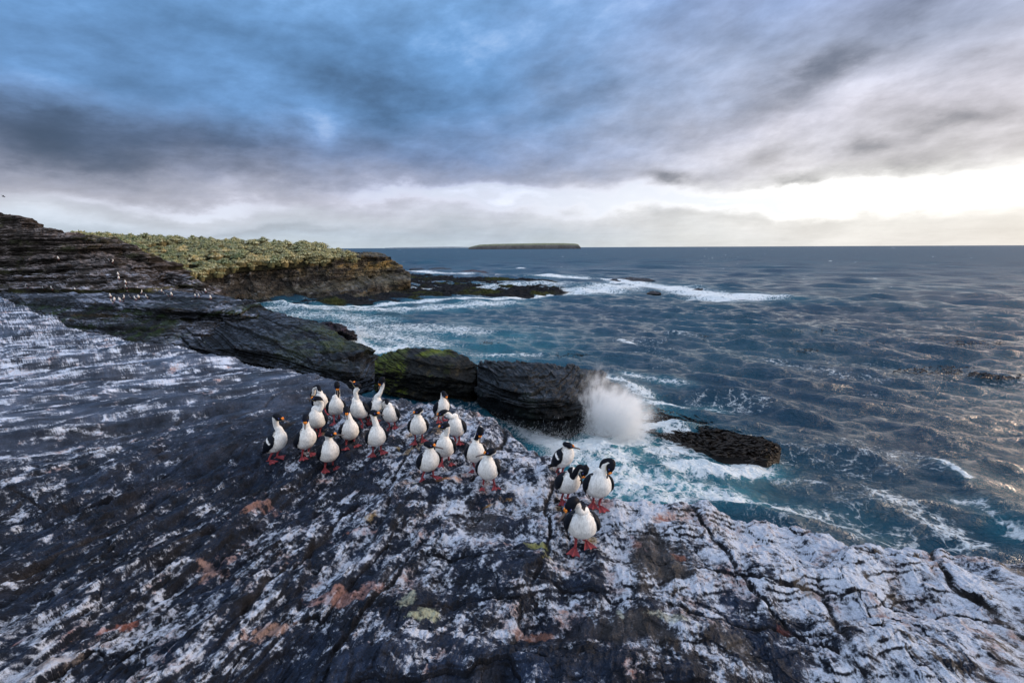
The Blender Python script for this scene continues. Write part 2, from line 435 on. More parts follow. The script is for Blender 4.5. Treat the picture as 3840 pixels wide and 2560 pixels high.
    pp = hit_base(DP[:, 0], DP[:, 1]); da = np.arctan2(pp[:, 0], pp[:, 1]); dl = np.log(np.hypot(pp[:, 0], pp[:, 1]))
    num = 0; den = 1e-6
    for i in range(len(DP)):
        wgt = np.exp(-(((a-da[i])/.10)**2+((lr-dl[i])/.13)**2)*.6)+1e-7; num = num+wgt*DP[i, 2]; den = den+wgt
    dens = num/den
    thr = .5+.62*(.5-dens)
    g = sm(n, thr-.30, thr+.30)*topf*(1-.75*cr)
    # pale veil in the right-hand part
    g = np.clip(g+.12*sm(dens, .7, .95)*topf*(1-cr), 0, 1)
    # edges whitened
    bare = sm(fbm(x*.55+7, y*.55, 4, 121, .55), .22, .45)*sm(x, -2, 1)*(1-sm(dens, .8, .95)*.7)*(1-.75*sm(x, 1.5, 2.3))
    g = g*(1-.75*bare)
    vv = fbm(x*1.2, y*1.2, 5, 131, .6)[..., None]; br = sm(fbm(x*.9, y*.9, 4, 141), .15, .5)[..., None]
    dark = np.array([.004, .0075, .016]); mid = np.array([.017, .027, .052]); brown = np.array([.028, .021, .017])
    dark = dark+(np.array([.014, .020, .036])-dark)*sm(rr, 7, 16)[..., None]; mid = mid+(np.array([.095, .118, .170])-mid)*sm(rr, 7, 16)[..., None]  # farther rock painted paler blue-grey, its sheen put into the colour
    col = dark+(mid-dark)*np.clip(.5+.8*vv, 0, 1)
    col = col*(1-.35*br)+brown*.35*br
    col = col*(1-bare[..., None]*.8)+np.array([.050, .046, .045])*bare[..., None]*.8
    col = col*(1-cr[..., None]*.6)+np.array([.03, .022, .014])*cr[..., None]*.6
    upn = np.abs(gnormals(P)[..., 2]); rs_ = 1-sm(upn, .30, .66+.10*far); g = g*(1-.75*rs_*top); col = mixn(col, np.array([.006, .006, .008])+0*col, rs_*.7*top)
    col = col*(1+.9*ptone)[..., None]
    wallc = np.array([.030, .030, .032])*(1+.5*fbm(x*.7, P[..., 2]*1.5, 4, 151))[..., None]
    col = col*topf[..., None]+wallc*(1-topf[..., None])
    # stains: pixel, radius (px), colour
    ST = [(1850, 1862, 62, 20, (.62, .30, .02)), (1885, 1880, 60, 9, (.65, .33, .03)), (1665, 1795, 42, 26, (.50, .20, .04)), (1490, 1657, 36, 10, (.55, .33, .04)), (1560, 1668, 70, 12, (.50, .36, .20)),
          (2215, 2012, 26, 18, (.50, .30, .02)), (2015, 2035, 52, 20, (.55, .52, .15)), (2065, 2090, 45, 26, (.50, .48, .22)), (1368, 1935, 50, 32, (.45, .30, .10)), (1330, 1965, 80, 18, (.42, .20, .15)),
          (940, 1890, 80, 24, (.45, .26, .22)), (1560, 2310, 90, 30, (.62, .66, .46)), (1520, 2270, 50, 40, (.55, .58, .45)), (2480, 2310, 110, 24, (.66, .68, .56)), (2330, 2290, 20, 50, (.6, .64, .55)),
          (1050, 2335, 95, 28, (.55, .36, .30)), (1300, 2210, 140, 26, (.50, .28, .24)), (860, 2030, 60, 40, (.52, .34, .30)), (430, 2320, 60, 20, (.42, .16, .11)), (130, 2370, 60, 20, (.40, .17, .12)),
          (2560, 2062, 45, 14, (.34, .11, .05)), (3500, 2205, 40, 26, (.30, .12, .09)), (2930, 2318, 30, 22, (.26, .08, .06)), (3460, 2520, 30, 26, (.34, .12, .08)), (2750, 2400, 70, 60, (.10, .085, .07)),
          (2020, 2330, 70, 20, (.30, .14, .09)), (1930, 2320, 60, 20, (.50, .33, .30)), (2115, 2250, 30, 16, (.42, .20, .12)), (1215, 1635, 60, 12, (.45, .30, .16)), (1600, 1618, 90, 9, (.42, .30, .18)),
          (1740, 1588, 60, 12, (.36, .20, .13)), (2105, 1868, 40, 18, (.40, .26, .10)), (2270, 1905, 46, 16, (.30, .14, .10)), (1530, 1800, 60, 20, (.45, .26, .15)), (1560, 1815, 34, 14, (.55, .56, .36)),
          (3030, 2185, 40, 14, (.16, .12, .08)), (3500, 2120, 40, 16, (.12, .09, .07)), (2370, 2010, 60, 36, (.36, .20, .18)), (250, 2470, 120, 30, (.42, .36, .33)), (2990, 1925, 50, 14, (.34, .2, .14))]
    stf = np.zeros(x.shape); stc = np.zeros(x.shape+(3,))
    wob1 = fbm(x*2.2, y*2.2, 4, 161); wob2 = fbm(x*9, y*9, 4, 163)
    for (px, py, rx, ry, cc) in ST:
        c0, cx_, cy_ = hit_base(np.array([px, px+rx, px], float), np.array([py, py, py-ry], float))
        ux = math.hypot(*(cx_-c0)[:2]); uy = math.hypot(*(cy_-c0)[:2])
        ex_ = (cx_-c0)[:2]/ux; ey_ = (cy_-c0)[:2]/uy
        dx = x-c0[0]; dy = y-c0[1]
        sel = (np.abs(dx) < 2.5*max(ux, uy)+.1) & (np.abs(dy) < 2.5*max(ux, uy)+.1)
        q = np.sqrt((np.where(sel, dx*ex_[0]+dy*ex_[1], 99)/ux)**2+(np.where(sel, dx*ey_[0]+dy*ey_[1], 99)/uy)**2)
        f = sm(1.15-q+wob1*1.3+wob2*.8, 0, 1.1)*top
        stc = np.where((f > stf)[..., None], np.array(cc), stc); stf = np.maximum(stf, f*.9)
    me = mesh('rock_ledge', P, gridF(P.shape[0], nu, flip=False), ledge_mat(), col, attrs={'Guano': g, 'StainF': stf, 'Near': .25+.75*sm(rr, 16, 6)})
    a_ = me.color_attributes.new('Stain', 'FLOAT_COLOR', 'POINT')
    cc = np.ones((x.size, 4), np.float32); cc[:, :3] = stc.reshape(-1, 3); a_.data.foreach_set('color', cc.ravel())
    obj('rock_ledge', me, kind='structure', label='guano stained dark rock ledge that fills the foreground')
build_ledge()

# ------------------------------------------------------------------ lofted rocks
BVH = {}
def loft(px0, px1, nu, rows, nvs, seed=1, blk=(1.0, 2.5), amp=.3, rough=.12, tilt=(0, 0), colf=None, cols=None, uw=0.0):
    cols_ = np.linspace(px0, px1, nu); RW = []
    for r in rows:
        if r[0] == 'off': RW.append(None); continue
        p = np.array(r[1], float); py = np.interp(cols_, p[:, 0], p[:, 1]); v = np.interp(cols_, p[:, 0], p[:, 2])
        RW.append((at_z if r[0] == 'z' else at_d)(cols_, py, v))
    for i, r in enumerate(rows):
        if r[0] == 'off': RW[i] = RW[r[1]]+np.array(r[2:5], float)
    parts = []
    for i in range(len(RW)-1):
        t = np.linspace(0, 1, nvs[i], endpoint=(i == len(RW)-2))[:, None, None]
        parts.append(RW[i][None]*(1-t)+RW[i+1][None]*t)
    P = np.concatenate(parts)
    N = gnormals(P)
    # smooth the crease normals a little
    for _ in range(4):
        N[1:-1] = (N[:-2]+N[1:-1]*2+N[2:])/4
    N /= np.maximum(np.linalg.norm(N, axis=-1, keepdims=True), 1e-9)
    al = np.cumsum(np.concatenate([[0], np.linalg.norm(np.diff(P[len(P)//2], axis=0), axis=1)]))[None]+P[..., 1]*.35
    z = P[..., 2]+tilt[0]*P[..., 0]+tilt[1]*P[..., 1]+.25*blk[0]*fbm(al*.12/blk[0], P[..., 2]*.1, 3, seed)
    d = 0
    for k, (sc, am) in enumerate(((1.0, 1.0), (.37, .45), (.13, .22))):
        lay = np.floor(z/(blk[0]*sc)+hash01(np.array(k), np.array(seed))*.7)
        w_ = al+.25*blk[1]*fbm(al*.6, P[..., 2]*.8, 3, seed+k)
        cell = np.floor(w_/(blk[1]*sc)+hash01(lay, lay*0+k, seed)*7.3)
        d = d+am*(.6*hash01(lay, lay*0, seed+11+k)+.6*hash01(cell, lay, seed+k)-.55)
    d = d*amp+rough*fbm(al*.5/blk[0], P[..., 2]*1.2/blk[0], 5, seed+31)+.25*rough*fbm(al*4, P[..., 2]*6, 3, seed+41)
    env = np.ones(P.shape[:2]); env *= sm(np.arange(nu)[None]/(nu-1), 0, .015)*sm(1-np.arange(nu)[None]/(nu-1), 0, .015)*.9+.1
    sgn = 1.0
    # outward: towards camera or up
    view = P-np.array([0, 0, CAMZ]); out = -np.sign((N*view).sum(-1).mean()); N = N*out
    Q = P+N*(d*env)[..., None]*np.array([1, 1, .6])
    if colf is not None: cols = colf(Q, gnormals(Q)*out, P)
    l2 = z/(blk[0]*.6)+.15*fbm(al*2, P[..., 2]*3, 3, seed+5); q2 = np.floor(l2); w2 = al/(blk[1]*.5)+hash01(q2, q2*0, seed+6)*9+.08*fbm(al*2, P[..., 2]*3, 3, seed+7); c2 = np.floor(w2)
    joint = np.maximum(sm(np.abs(w2-c2-.5), .47, .5), sm(np.abs(l2-q2-.5), .42, .5)*.8)
    cols = cols*(.62+.76*hash01(c2, q2, seed+9))[..., None]*(1-.75*joint)[..., None]
    return Q, cols, out
def loft_obj(name, px0, px1, nu, rows, nvs, mat, parent=None, bvh=None, **kw):
    meta = {k: kw.pop(k) for k in ('label', 'cat', 'group', 'kind') if k in kw}
    Q, cols, out = loft(px0, px1, nu, rows, nvs, **kw)
    F = gridF(Q.shape[0], nu, flip=out < 0)
    me = mesh(name, Q, F, mat, cols)
    if bvh:
        BVH[bvh] = BVHTree.FromPolygons([tuple(v) for v in Q.reshape(-1, 3).tolist()], F.tolist())
    return obj(name, me, parent, **meta)
def cast(px, py, keys):
    d = Vector(ray(float(px), float(py))).normalized(); best = None
    for k in keys:
        h = BVH[k].ray_cast(Vector((0, 0, CAMZ)), d)
        if h[0] is not None and (best is None or h[3] < best[3]): best = h
    return best[0] if best else None

A = np.array
ROCK = rock_mat('dark_layered_rock', .8, (.5, .85), 1.0)
ROCKF = rock_mat('weathered_cliff_rock', .25, (.6, .95), .7)
WET = rock_mat('wet_black_rock', 1.0, (.28, .65), 1.0, spec=.2)
REEF = rock_mat('tidal_rock', .6, (.7, .95), .8, spec=.06)

def col_terrace(Q, N, P):
    x, y, z = Q[..., 0], Q[..., 1], Q[..., 2]; up = N[..., 2]
    n = fbm(x*.18, y*.3, 5, 201); f = fbm(x*.9, y*2.2, 4, 203); g = fbm(x*.25, z*1.2, 4, 205)
    c = np.zeros(Q.shape)+A([.006, .007, .009])
    c = mixn(c, A([.13, .15, .20]), sm(up, .6, .92)*sm(n+.6*f, -.25, .45)*.9)
    c = mixn(c, A([.35, .37, .42]), sm(up, .75, .95)*sm(f+.3*n, .28, .6)*.7)
    c = mixn(c, A([.060, .045, .028]), sm(g, .1, .5)*(1-sm(up, .6, .9))*.7)
    # green algae low on the left bank
    alg = sm(z, 4.9, 4.2)*sm(-x, 14, 22)*sm(fbm(x*.35, z*.9, 4, 207), -.15, .25)
    c = mixn(c, A([.014, .028, .005]), alg*.75*sm(fbm(x*.8, z*2, 4, 209), -.2, .2))
    a2 = np.exp(-((x+15.5)/4.5)**2)*sm(z, 4.3, 3.5)*sm(fbm(x*.6, z*1.2, 4, 208), -.1, .3)
    c = mixn(c, A([.030, .045, .007]), a2*.8)
    return c
# terrace with the far colony
loft_obj('rock_terrace', -500, 1100, 760,
    [('z', [(-500, 1000, 5.9), (0, 1040, 5.6), (300, 1060, 5.4), (520, 1075, 5.2), (700, 1100, 4.8), (880, 1119, 4.5), (983, 1146, 3.8), (1056, 1184, 2.9), (1100, 1200, 2.2)]),
     ('z', [(-500, 1060, 5.3), (0, 1085, 5.1), (200, 1090, 5.0), (420, 1108, 4.85), (620, 1118, 4.7), (800, 1130, 4.45), (900, 1143, 4.1), (1000, 1168, 3.3), (1100, 1212, 2.0)]),
     ('z', [(-500, 1090, 5.0), (0, 1115, 4.85), (200, 1128, 4.75), (420, 1143, 4.6), (620, 1158, 4.4), (800, 1168, 4.1), (900, 1180, 3.7), (1000, 1196, 3.0), (1100, 1222, 1.9)]),
     ('z', [(-500, 1150, 3.6), (0, 1180, 3.6), (200, 1170, 4.0), (420, 1185, 3.7), (620, 1205, 3.2), (800, 1200, 3.2), (900, 1212, 2.8), (1000, 1222, 2.3), (1100, 1240, 1.5)]),
     ('z', [(-500, 1250, 1.5), (0, 1280, 1.6), (200, 1290, 1.8), (420, 1330, 1.4), (620, 1330, 1.5), (800, 1290, 1.6), (900, 1290, 1.2), (1000, 1290, .9), (1100, 1300, .4)]),
     ('off', 4, 0, -.5, -3)], [60, 50, 60, 70, 20], ROCK, bvh='terrace', seed=5, blk=(.38, 4.5), amp=.85, rough=.22, tilt=(.03, 0),
    colf=col_terrace, kind='structure', label='low rock terraces across the gully with the far colony')

def col_slab(Q, N, P):
    x, y, z = Q[..., 0], Q[..., 1], Q[..., 2]; up = N[..., 2]
    n = fbm(x*.3, y*.4, 5, 211); f = fbm(x*1.2, y*2.5, 4, 213)
    c = np.zeros(Q.shape)+A([.005, .006, .008])
    c = mixn(c, A([.055, .070, .098]), sm(up, .62, .97)*sm(f+.4*n, -.2, .4)*.8)  # upward faces painted paler blue, their skylight put into the colour
    g = np.exp(-((x+15)/5.0)**2-((z-2.6)/1.0)**2)*sm(n, -.25, .2)
    c = mixn(c, A([.040, .055, .012]), g*.9)
    return c
loft_obj('sloping_slab', 620, 1435, 480,
    [('off', 1, 0, 3.0, -2.6),
     ('z', [(620, 1240, 2.2), (880, 1190, 3.2), (983, 1170, 3.3), (1056, 1186, 3.0), (1130, 1200, 2.8), (1194, 1213, 2.6), (1240, 1250, 2.1), (1289, 1282, 1.7), (1351, 1297, 1.5), (1400, 1316, 1.2), (1435, 1345, .5)]),
     ('z', [(620, 1270, 1.9), (880, 1250, 2.4), (1056, 1270, 2.2), (1194, 1290, 1.9), (1289, 1318, 1.5), (1351, 1335, 1.2), (1435, 1372, .3)]),
     ('z', [(620, 1300, 1.5), (880, 1308, 1.9), (1056, 1330, 1.7), (1194, 1370, 1.3), (1289, 1400, 1.0), (1351, 1410, .8), (1435, 1420, .1)]),
     ('z', [(620, 1400, -.4), (880, 1420, -.4), (1056, 1450, -.4), (1194, 1480, -.4), (1289, 1500, -.4), (1351, 1500, -.4), (1435, 1480, -.5)])],
    [16, 60, 60, 60], ROCK, seed=8, blk=(.42, 4.5), amp=1.0, rough=.24, tilt=(.10, 0), colf=col_slab, bvh='slab', label='dark layered slab sloping right down to the cove water', cat='rock')

def col_moss(Q, N, P):
    x, y, z = Q[..., 0], Q[..., 1], Q[..., 2]; up = N[..., 2]
    n = fbm(x*.5, y*.5, 5, 221); f = fbm(x*1.5, z*4, 4, 223)
    c = np.zeros(Q.shape)+A([.012, .013, .013])
    xm = x.mean()
    c = mixn(c, A([.055, .070, .008]), sm(up, .35, .8)*sm(n-.12*(x-xm), -.1, .3)*.9)
    c = mixn(c, A([.05, .04, .02]), sm(f, .25, .5)*.6)
    return c
loft_obj('mossy_boulder', 1405, 1800, 320,
    [('off', 1, 0, 2.6, -2.8),
     ('z', [(1405, 1350, 2.4), (1420, 1332, 2.6), (1468, 1314, 2.9), (1584, 1306, 3.1), (1686, 1317, 3.0), (1754, 1338, 2.8), (1788, 1366, 2.4), (1800, 1400, 1.8)]),
     ('z', [(1405, 1362, 2.3), (1468, 1345, 2.75), (1584, 1345, 2.9), (1686, 1355, 2.8), (1754, 1372, 2.5), (1788, 1395, 2.2), (1800, 1410, 1.7)]),
     ('z', [(1405, 1400, 1.7), (1468, 1392, 2.1), (1584, 1405, 2.2), (1686, 1415, 2.2), (1754, 1432, 1.9), (1788, 1438, 1.6), (1800, 1425, 1.4)]),
     ('z', [(1405, 1480, -.4), (1468, 1500, -.4), (1584, 1520, -.4), (1686, 1520, -.4), (1754, 1530, -.4), (1788, 1500, -.4), (1800, 1490, -.5)])],
    [16, 50, 50, 60], ROCK, seed=12, blk=(.45, 4.0), amp=.45, rough=.26, tilt=(.08, 0), colf=col_moss, label='rounded dark boulder topped with green moss behind the birds', cat='boulder')

def col_outcrop(Q, N, P):
    x, y, z = Q[..., 0], Q[..., 1], Q[..., 2]; up = N[..., 2]
    n = fbm(x*.5, y*.5, 5, 231); f = fbm(x*1.0, y*3.0, 4, 233)
    c = np.zeros(Q.shape)+A([.005, .006, .007])
    c = mixn(c, A([.030, .038, .052]), sm(up, .70, .98)*sm(f+.4*n, -.1, .5)*.8)
    c = mixn(c, A([.09, .09, .12]), sm(up, .85, .97)*sm(n, .25, .4)*.6)
    c = mixn(c, A([.028, .045, .035]), sm(n, .2, .5)*.35)
    return c
loft_obj('layered_outcrop', 1790, 2330, 460,
    [('off', 1, 0, 2.6, -3.2),
     ('z', [(1790, 1370, 2.3), (1820, 1356, 2.6), (1880, 1352, 2.8), (1992, 1353, 2.8), (2080, 1366, 2.7), (2135, 1371, 2.6), (2216, 1388, 2.2), (2270, 1420, 1.5), (2311, 1455, .8), (2330, 1500, .1)]),
     ('z', [(1790, 1392, 2.2), (1880, 1395, 2.6), (1992, 1400, 2.7), (2080, 1410, 2.6), (2135, 1425, 2.4), (2216, 1450, 1.8), (2311, 1510, .6), (2330, 1540, 0)]),
     ('z', [(1790, 1425, 2.0), (1880, 1450, 2.3), (1992, 1490, 2.3), (2080, 1500, 2.2), (2135, 1505, 2.0), (2216, 1530, 1.2), (2311, 1580, .2), (2330, 1590, -.2)]),
     ('z', [(1790, 1455, 1.6), (1880, 1500, 1.7), (1992, 1540, 1.75), (2080, 1545, 1.6), (2135, 1545, 1.5), (2216, 1580, .5), (2311, 1640, -.2), (2330, 1640, -.3)]),
     ('z', [(1790, 1520, -.4), (1880, 1570, -.4), (1992, 1625, -.4), (2080, 1672, -.4), (2135, 1680, -.4), (2216, 1680, -.4), (2311, 1680, -.5), (2330, 1680, -.6)])],
    [16, 50, 70, 50, 60], WET, seed=15, blk=(.34, 3.0), amp=.85, rough=.22, tilt=(-.07, 0), colf=col_outcrop, label='wet black layered outcrop with the wave bursting on its right end', cat='rock')

def col_lump(Q, N, P):
    n = fbm(Q[..., 0], Q[..., 2]*1.5, 4, 241)
    return mixn(np.zeros(Q.shape)+A([.012, .010, .015]), A([.035, .025, .038]), sm(n, 0, .5))
loft_obj('knobbly_rock', 1180, 1338, 150,
    [('off', 1, 0, 1.5, -2),
     ('z', [(1180, 1230, 1.2), (1209, 1216, 1.9), (1236, 1209, 2.2), (1262, 1212, 2.1), (1285, 1222, 1.8), (1300, 1240, 1.3), (1322, 1243, 1.2), (1332, 1256, .7), (1338, 1276, .05)]),
     ('z', [(1180, 1245, 1.0), (1236, 1235, 1.6), (1285, 1245, 1.3), (1322, 1258, .8), (1338, 1276, 0)]),
     ('z', [(1180, 1300, -.3), (1236, 1290, -.3), (1285, 1285, -.3), (1322, 1280, -.3), (1338, 1280, -.4)])], [10, 40, 50], WET,
    seed=18, blk=(.55, .9), amp=.6, rough=.3, colf=col_lump, label='small knobbly black rock at the cove edge', cat='rock')
loft_obj('low_rocks', 1060, 1215, 120,
    [('off', 1, 0, 1.5, -2),
     ('z', [(1060, 1195, 1.4), (1090, 1188, 1.8), (1140, 1196, 1.6), (1190, 1205, 1.5), (1215, 1222, .8)]),
     ('z', [(1060, 1240, -.3), (1140, 1240, -.3), (1215, 1240, -.3)])], [10, 40], WET,
    seed=19, blk=(.4, .9), amp=.5, rough=.3, colf=col_lump, label='line of low black rocks behind the algae slope', cat='rock')

# ---- hill
def col_hill(Q, N, P):
    x, y, z = Q[..., 0], Q[..., 1], Q[..., 2]; up = N[..., 2]
    n = fbm(x*.12, z*.5, 5, 251); f = fbm(x*.5, y*.8, 4, 253); v = fbm(x*1.2, z*.25, 4, 255)
    c = np.zeros(Q.shape)+A([.030, .024, .021])
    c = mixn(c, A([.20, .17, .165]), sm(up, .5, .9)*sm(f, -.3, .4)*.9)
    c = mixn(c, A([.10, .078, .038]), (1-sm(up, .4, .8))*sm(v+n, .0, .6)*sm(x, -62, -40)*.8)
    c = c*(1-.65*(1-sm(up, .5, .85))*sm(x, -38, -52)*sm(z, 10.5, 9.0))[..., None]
    c = mixn(c, A([.070, .080, .032]), (1-sm(up, .5, .9))*sm(n-.3*v, .1, .5)*.5)
    c = mixn(c, A([.22, .24, .30]), sm(up, .75, .95)*sm(8.5-z, 0, 1.5)*sm(f, -.1, .4)*.8)
    return c
HILL = loft_obj('rocky_hill', -900, 800, 1040,
    [('off', 1, 0, 8, -3),
     ('d', [(-900, 640, 75.0), (-500, 745, 74.2), (-200, 780, 73.5), (0, 798, 72.8), (69, 812, 72.8), (114, 836, 72.8), (189, 858, 72.8), (243, 872, 72.8), (282, 884, 73.5), (344, 894, 74.2), (430, 901, 75.0), (455, 918, 75.0), (517, 932, 75.0), (554, 946, 75.0), (575, 985, 75.0), (620, 1022, 72.8), (700, 1040, 70.5), (760, 1066, 68.2), (800, 1098, 66.8)]),
     ('d', [(-900, 720, 70.5), (0, 885, 70.5), (120, 882, 70.5), (300, 896, 71.2), (390, 906, 72.8), (455, 935, 73.5), (517, 950, 73.5), (554, 962, 73.5), (575, 992, 73.5), (620, 1026, 72.4), (700, 1044, 70.3), (760, 1068, 68.1), (800, 1099, 66.7)]),
     ('d', [(-900, 800, 69.8), (0, 960, 69.8), (120, 962, 69.8), (300, 950, 70.7), (390, 944, 72.4), (440, 960, 72.4), (517, 985, 72.8), (575, 1005, 72.8), (620, 1032, 72.0), (700, 1049, 70.1), (760, 1070, 68.0), (800, 1100, 66.6)]),
     ('d', [(-900, 810, 68.6), (0, 975, 68.2), (120, 978, 68.2), (300, 958, 69.0), (400, 962, 69.8), (440, 972, 70.5), (517, 1000, 71.2), (575, 1012, 71.2), (620, 1037, 71.2), (700, 1053, 69.5), (760, 1074, 67.5), (800, 1101, 66.5)]),
     ('d', [(-900, 850, 68.2), (0, 1005, 68.0), (120, 1000, 68.0), (300, 968, 68.8), (430, 968, 69.4), (468, 990, 69.8), (517, 1006, 70.5), (575, 1020, 70.5), (620, 1044, 70.9), (700, 1060, 69.2), (760, 1080, 67.3), (800, 1102, 66.4)]),
     ('d', [(-900, 880, 66.0), (0, 1018, 66.0), (120, 1012, 66.0), (300, 995, 66.4), (440, 998, 67.1), (500, 1010, 68.2), (575, 1030, 69.0), (620, 1050, 69.4), (700, 1064, 68.2), (760, 1084, 66.9), (800, 1103, 66.0)]),
     ('d', [(-900, 900, 65.8), (0, 1035, 65.7), (130, 1035, 65.7), (300, 1010, 66.2), (440, 1008, 66.8), (520, 1022, 67.5), (575, 1042, 68.2), (620, 1062, 69.0), (700, 1078, 68.0), (760, 1092, 66.8), (800, 1104, 65.8)]),
     ('d', [(-900, 920, 63.0), (0, 1042, 63.8), (130, 1043, 63.8), (300, 1035, 63.8), (440, 1030, 63.8), (520, 1035, 64.5), (575, 1055, 65.2), (620, 1068, 66.4), (700, 1084, 66.4), (760, 1096, 66.0), (800, 1105, 65.2)]),
     ('d', [(-900, 950, 62.8), (0, 1066, 63.0), (130, 1062, 63.5), (300, 1045, 63.6), (440, 1045, 63.6), (520, 1050, 64.1), (575, 1068, 64.5), (620, 1076, 65.2), (700, 1090, 65.6), (760, 1100, 65.5), (800, 1106, 65.0)]),
     ('d', [(-900, 990, 60.0), (0, 1088, 60.0), (130, 1086, 60.0), (300, 1088, 60.0), (440, 1086, 60.0), (520, 1082, 60.8), (575, 1094, 60.8), (620, 1098, 62.2), (700, 1104, 63.4), (760, 1108, 64.1), (800, 1109, 64.5)]),
     ('off', 10, 0, -.3, -2.5)],
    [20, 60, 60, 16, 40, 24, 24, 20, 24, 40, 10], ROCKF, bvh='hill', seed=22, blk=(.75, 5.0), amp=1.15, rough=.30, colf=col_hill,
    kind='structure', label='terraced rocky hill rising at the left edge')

# ---- headland cliff, grass dome base, boulders
def col_head(Q, N, P):
    x, y, z = Q[..., 0], Q[..., 1], Q[..., 2]; up = N[..., 2]
    n = fbm(x*.10, z*.5, 5, 261); f = fbm(x*.6, z*.8, 4, 263)
    c = np.zeros(Q.shape)+A([.026, .023, .021])
    right = sm(x, -62, -36)
    c = mixn(c, A([.105, .088, .056]), right*sm(n+.5*f, -.4, .3)*.8)
    c = mixn(c, A([.21, .135, .040]), right*sm(z, 4.3, 6.5)*sm(n+f, -.05, .5)*.85)
    c = mixn(c, A([.30, .31, .33]), (1-right)*sm(z, 2.0, 4.5)*sm(fbm(x*.9, z*.35, 5, 265, .6), .22, .5)*.5)
    c = mixn(c, A([.10, .10, .10]), sm(up, .75, .95)*sm(f, -.1, .4)*.6)
    return c
loft_obj('headland_cliff', 560, 1540, 980,
    [('off', 1, -16, 40, .3),
     ('d', [(560, 1020, 80), (640, 1040, 84), (700, 1042, 88), (800, 1020, 94), (891, 996, 100), (1064, 987, 106), (1255, 974, 112), (1320, 966, 116), (1389, 963, 120), (1466, 963, 124), (1480, 985, 124), (1500, 995, 124), (1508, 1020, 124), (1540, 1030, 124)]),
     ('d', [(560, 1040, 79.6), (700, 1052, 87.6), (891, 1012, 99.2), (1064, 1010, 105.2), (1255, 1004, 111.2), (1389, 1012, 119.2), (1466, 990, 123.2), (1500, 1008, 123), (1540, 1032, 122.5)]),
     ('d', [(560, 1060, 79), (700, 1060, 86.5), (891, 1055, 98), (1064, 1060, 104), (1255, 1060, 110), (1389, 1040, 118), (1440, 1030, 121), (1500, 1030, 122), (1540, 1036, 122)]),
     ('d', [(560, 1080, 78), (700, 1090, 84), (891, 1092, 95.5), (1064, 1108, 100), (1255, 1075, 106), (1389, 1052, 114), (1440, 1044, 118), (1500, 1040, 118), (1540, 1041, 118)]),
     ('d', [(560, 1095, 75), (700, 1108, 82), (891, 1120, 92), (1064, 1118, 96), (1255, 1096, 101), (1389, 1070, 108), (1440, 1062, 111), (1500, 1058, 112), (1540, 1052, 114)]),
     ('z', [(560, 1130, -.5), (700, 1140, -.5), (891, 1140, -.5), (1064, 1145, -.4), (1255, 1138, -.3), (1389, 1120, -.3), (1500, 1100, -.3), (1540, 1090, -.3)])],
    [14, 60, 60, 50, 40, 50], ROCKF, bvh='head', seed=27, blk=(2.4, 3.2), amp=2.1, rough=.32, colf=col_head, kind='structure', label='dark brown sea cliff of the grassy headland')

# grass dome
DB = [(255, 905), (430, 935), (540, 1002), (620, 1040), (700, 1035), (800, 1014), (891, 992), (1064, 982), (1255, 968), (1335, 962)]
DT = [(255, 880), (430, 884), (540, 888), (620, 890), (700, 893), (800, 894), (891, 900), (1018, 908), (1113, 911), (1197, 918), (1255, 932), (1335, 960)]
def dome_pt(px, t):
    b = np.array(DB, float); u = np.array(DT, float)
    yb = np.interp(px, b[:, 0], b[:, 1]); yt = np.interp(px, u[:, 0], u[:, 1])+7
    db = np.interp(px, [255, 430, 560, 700, 891, 1255, 1335], [82, 80, 80, 86, 98, 112, 117])
    dt = db+np.interp(px, [430, 700, 1255, 1335], [34, 34, 14, 2])
    k = t*(1.6-.6*t)
    p = at_d(px, yb+(yt-yb)*k, db+(dt-db)*t**1.25); p[..., 2] += .7*fbm(p[..., 0]*.16, p[..., 1]*.16, 3, 5)*np.minimum(1, t*4); return p
def build_dome():
    px = np.linspace(255, 1335, 290)[None]; t = np.linspace(0, 1, 60)[:, None]
    P = dome_pt(px+0*t, t+0*px)
    P[..., 2] += -.3
    back = P[-1:]+np.array([0, 30, -6.0]); front = P[:1]+np.array([0, .3, -1.2])
    P = np.concatenate([front, P, back])
    n = fbm(P[..., 0]*.5, P[..., 1]*.5, 4, 7)
    c = mixn(np.zeros(P.shape)+A([.016, .016, .009]), A([.030, .028, .014]), sm(n, -.2, .4))
    me = mesh('headland_ground', P, gridF(P.shape[0], 290), ROCKF, c)
    obj('headland_ground', me, kind='structure', label='dark peaty ground under the tussac grass')
build_dome()

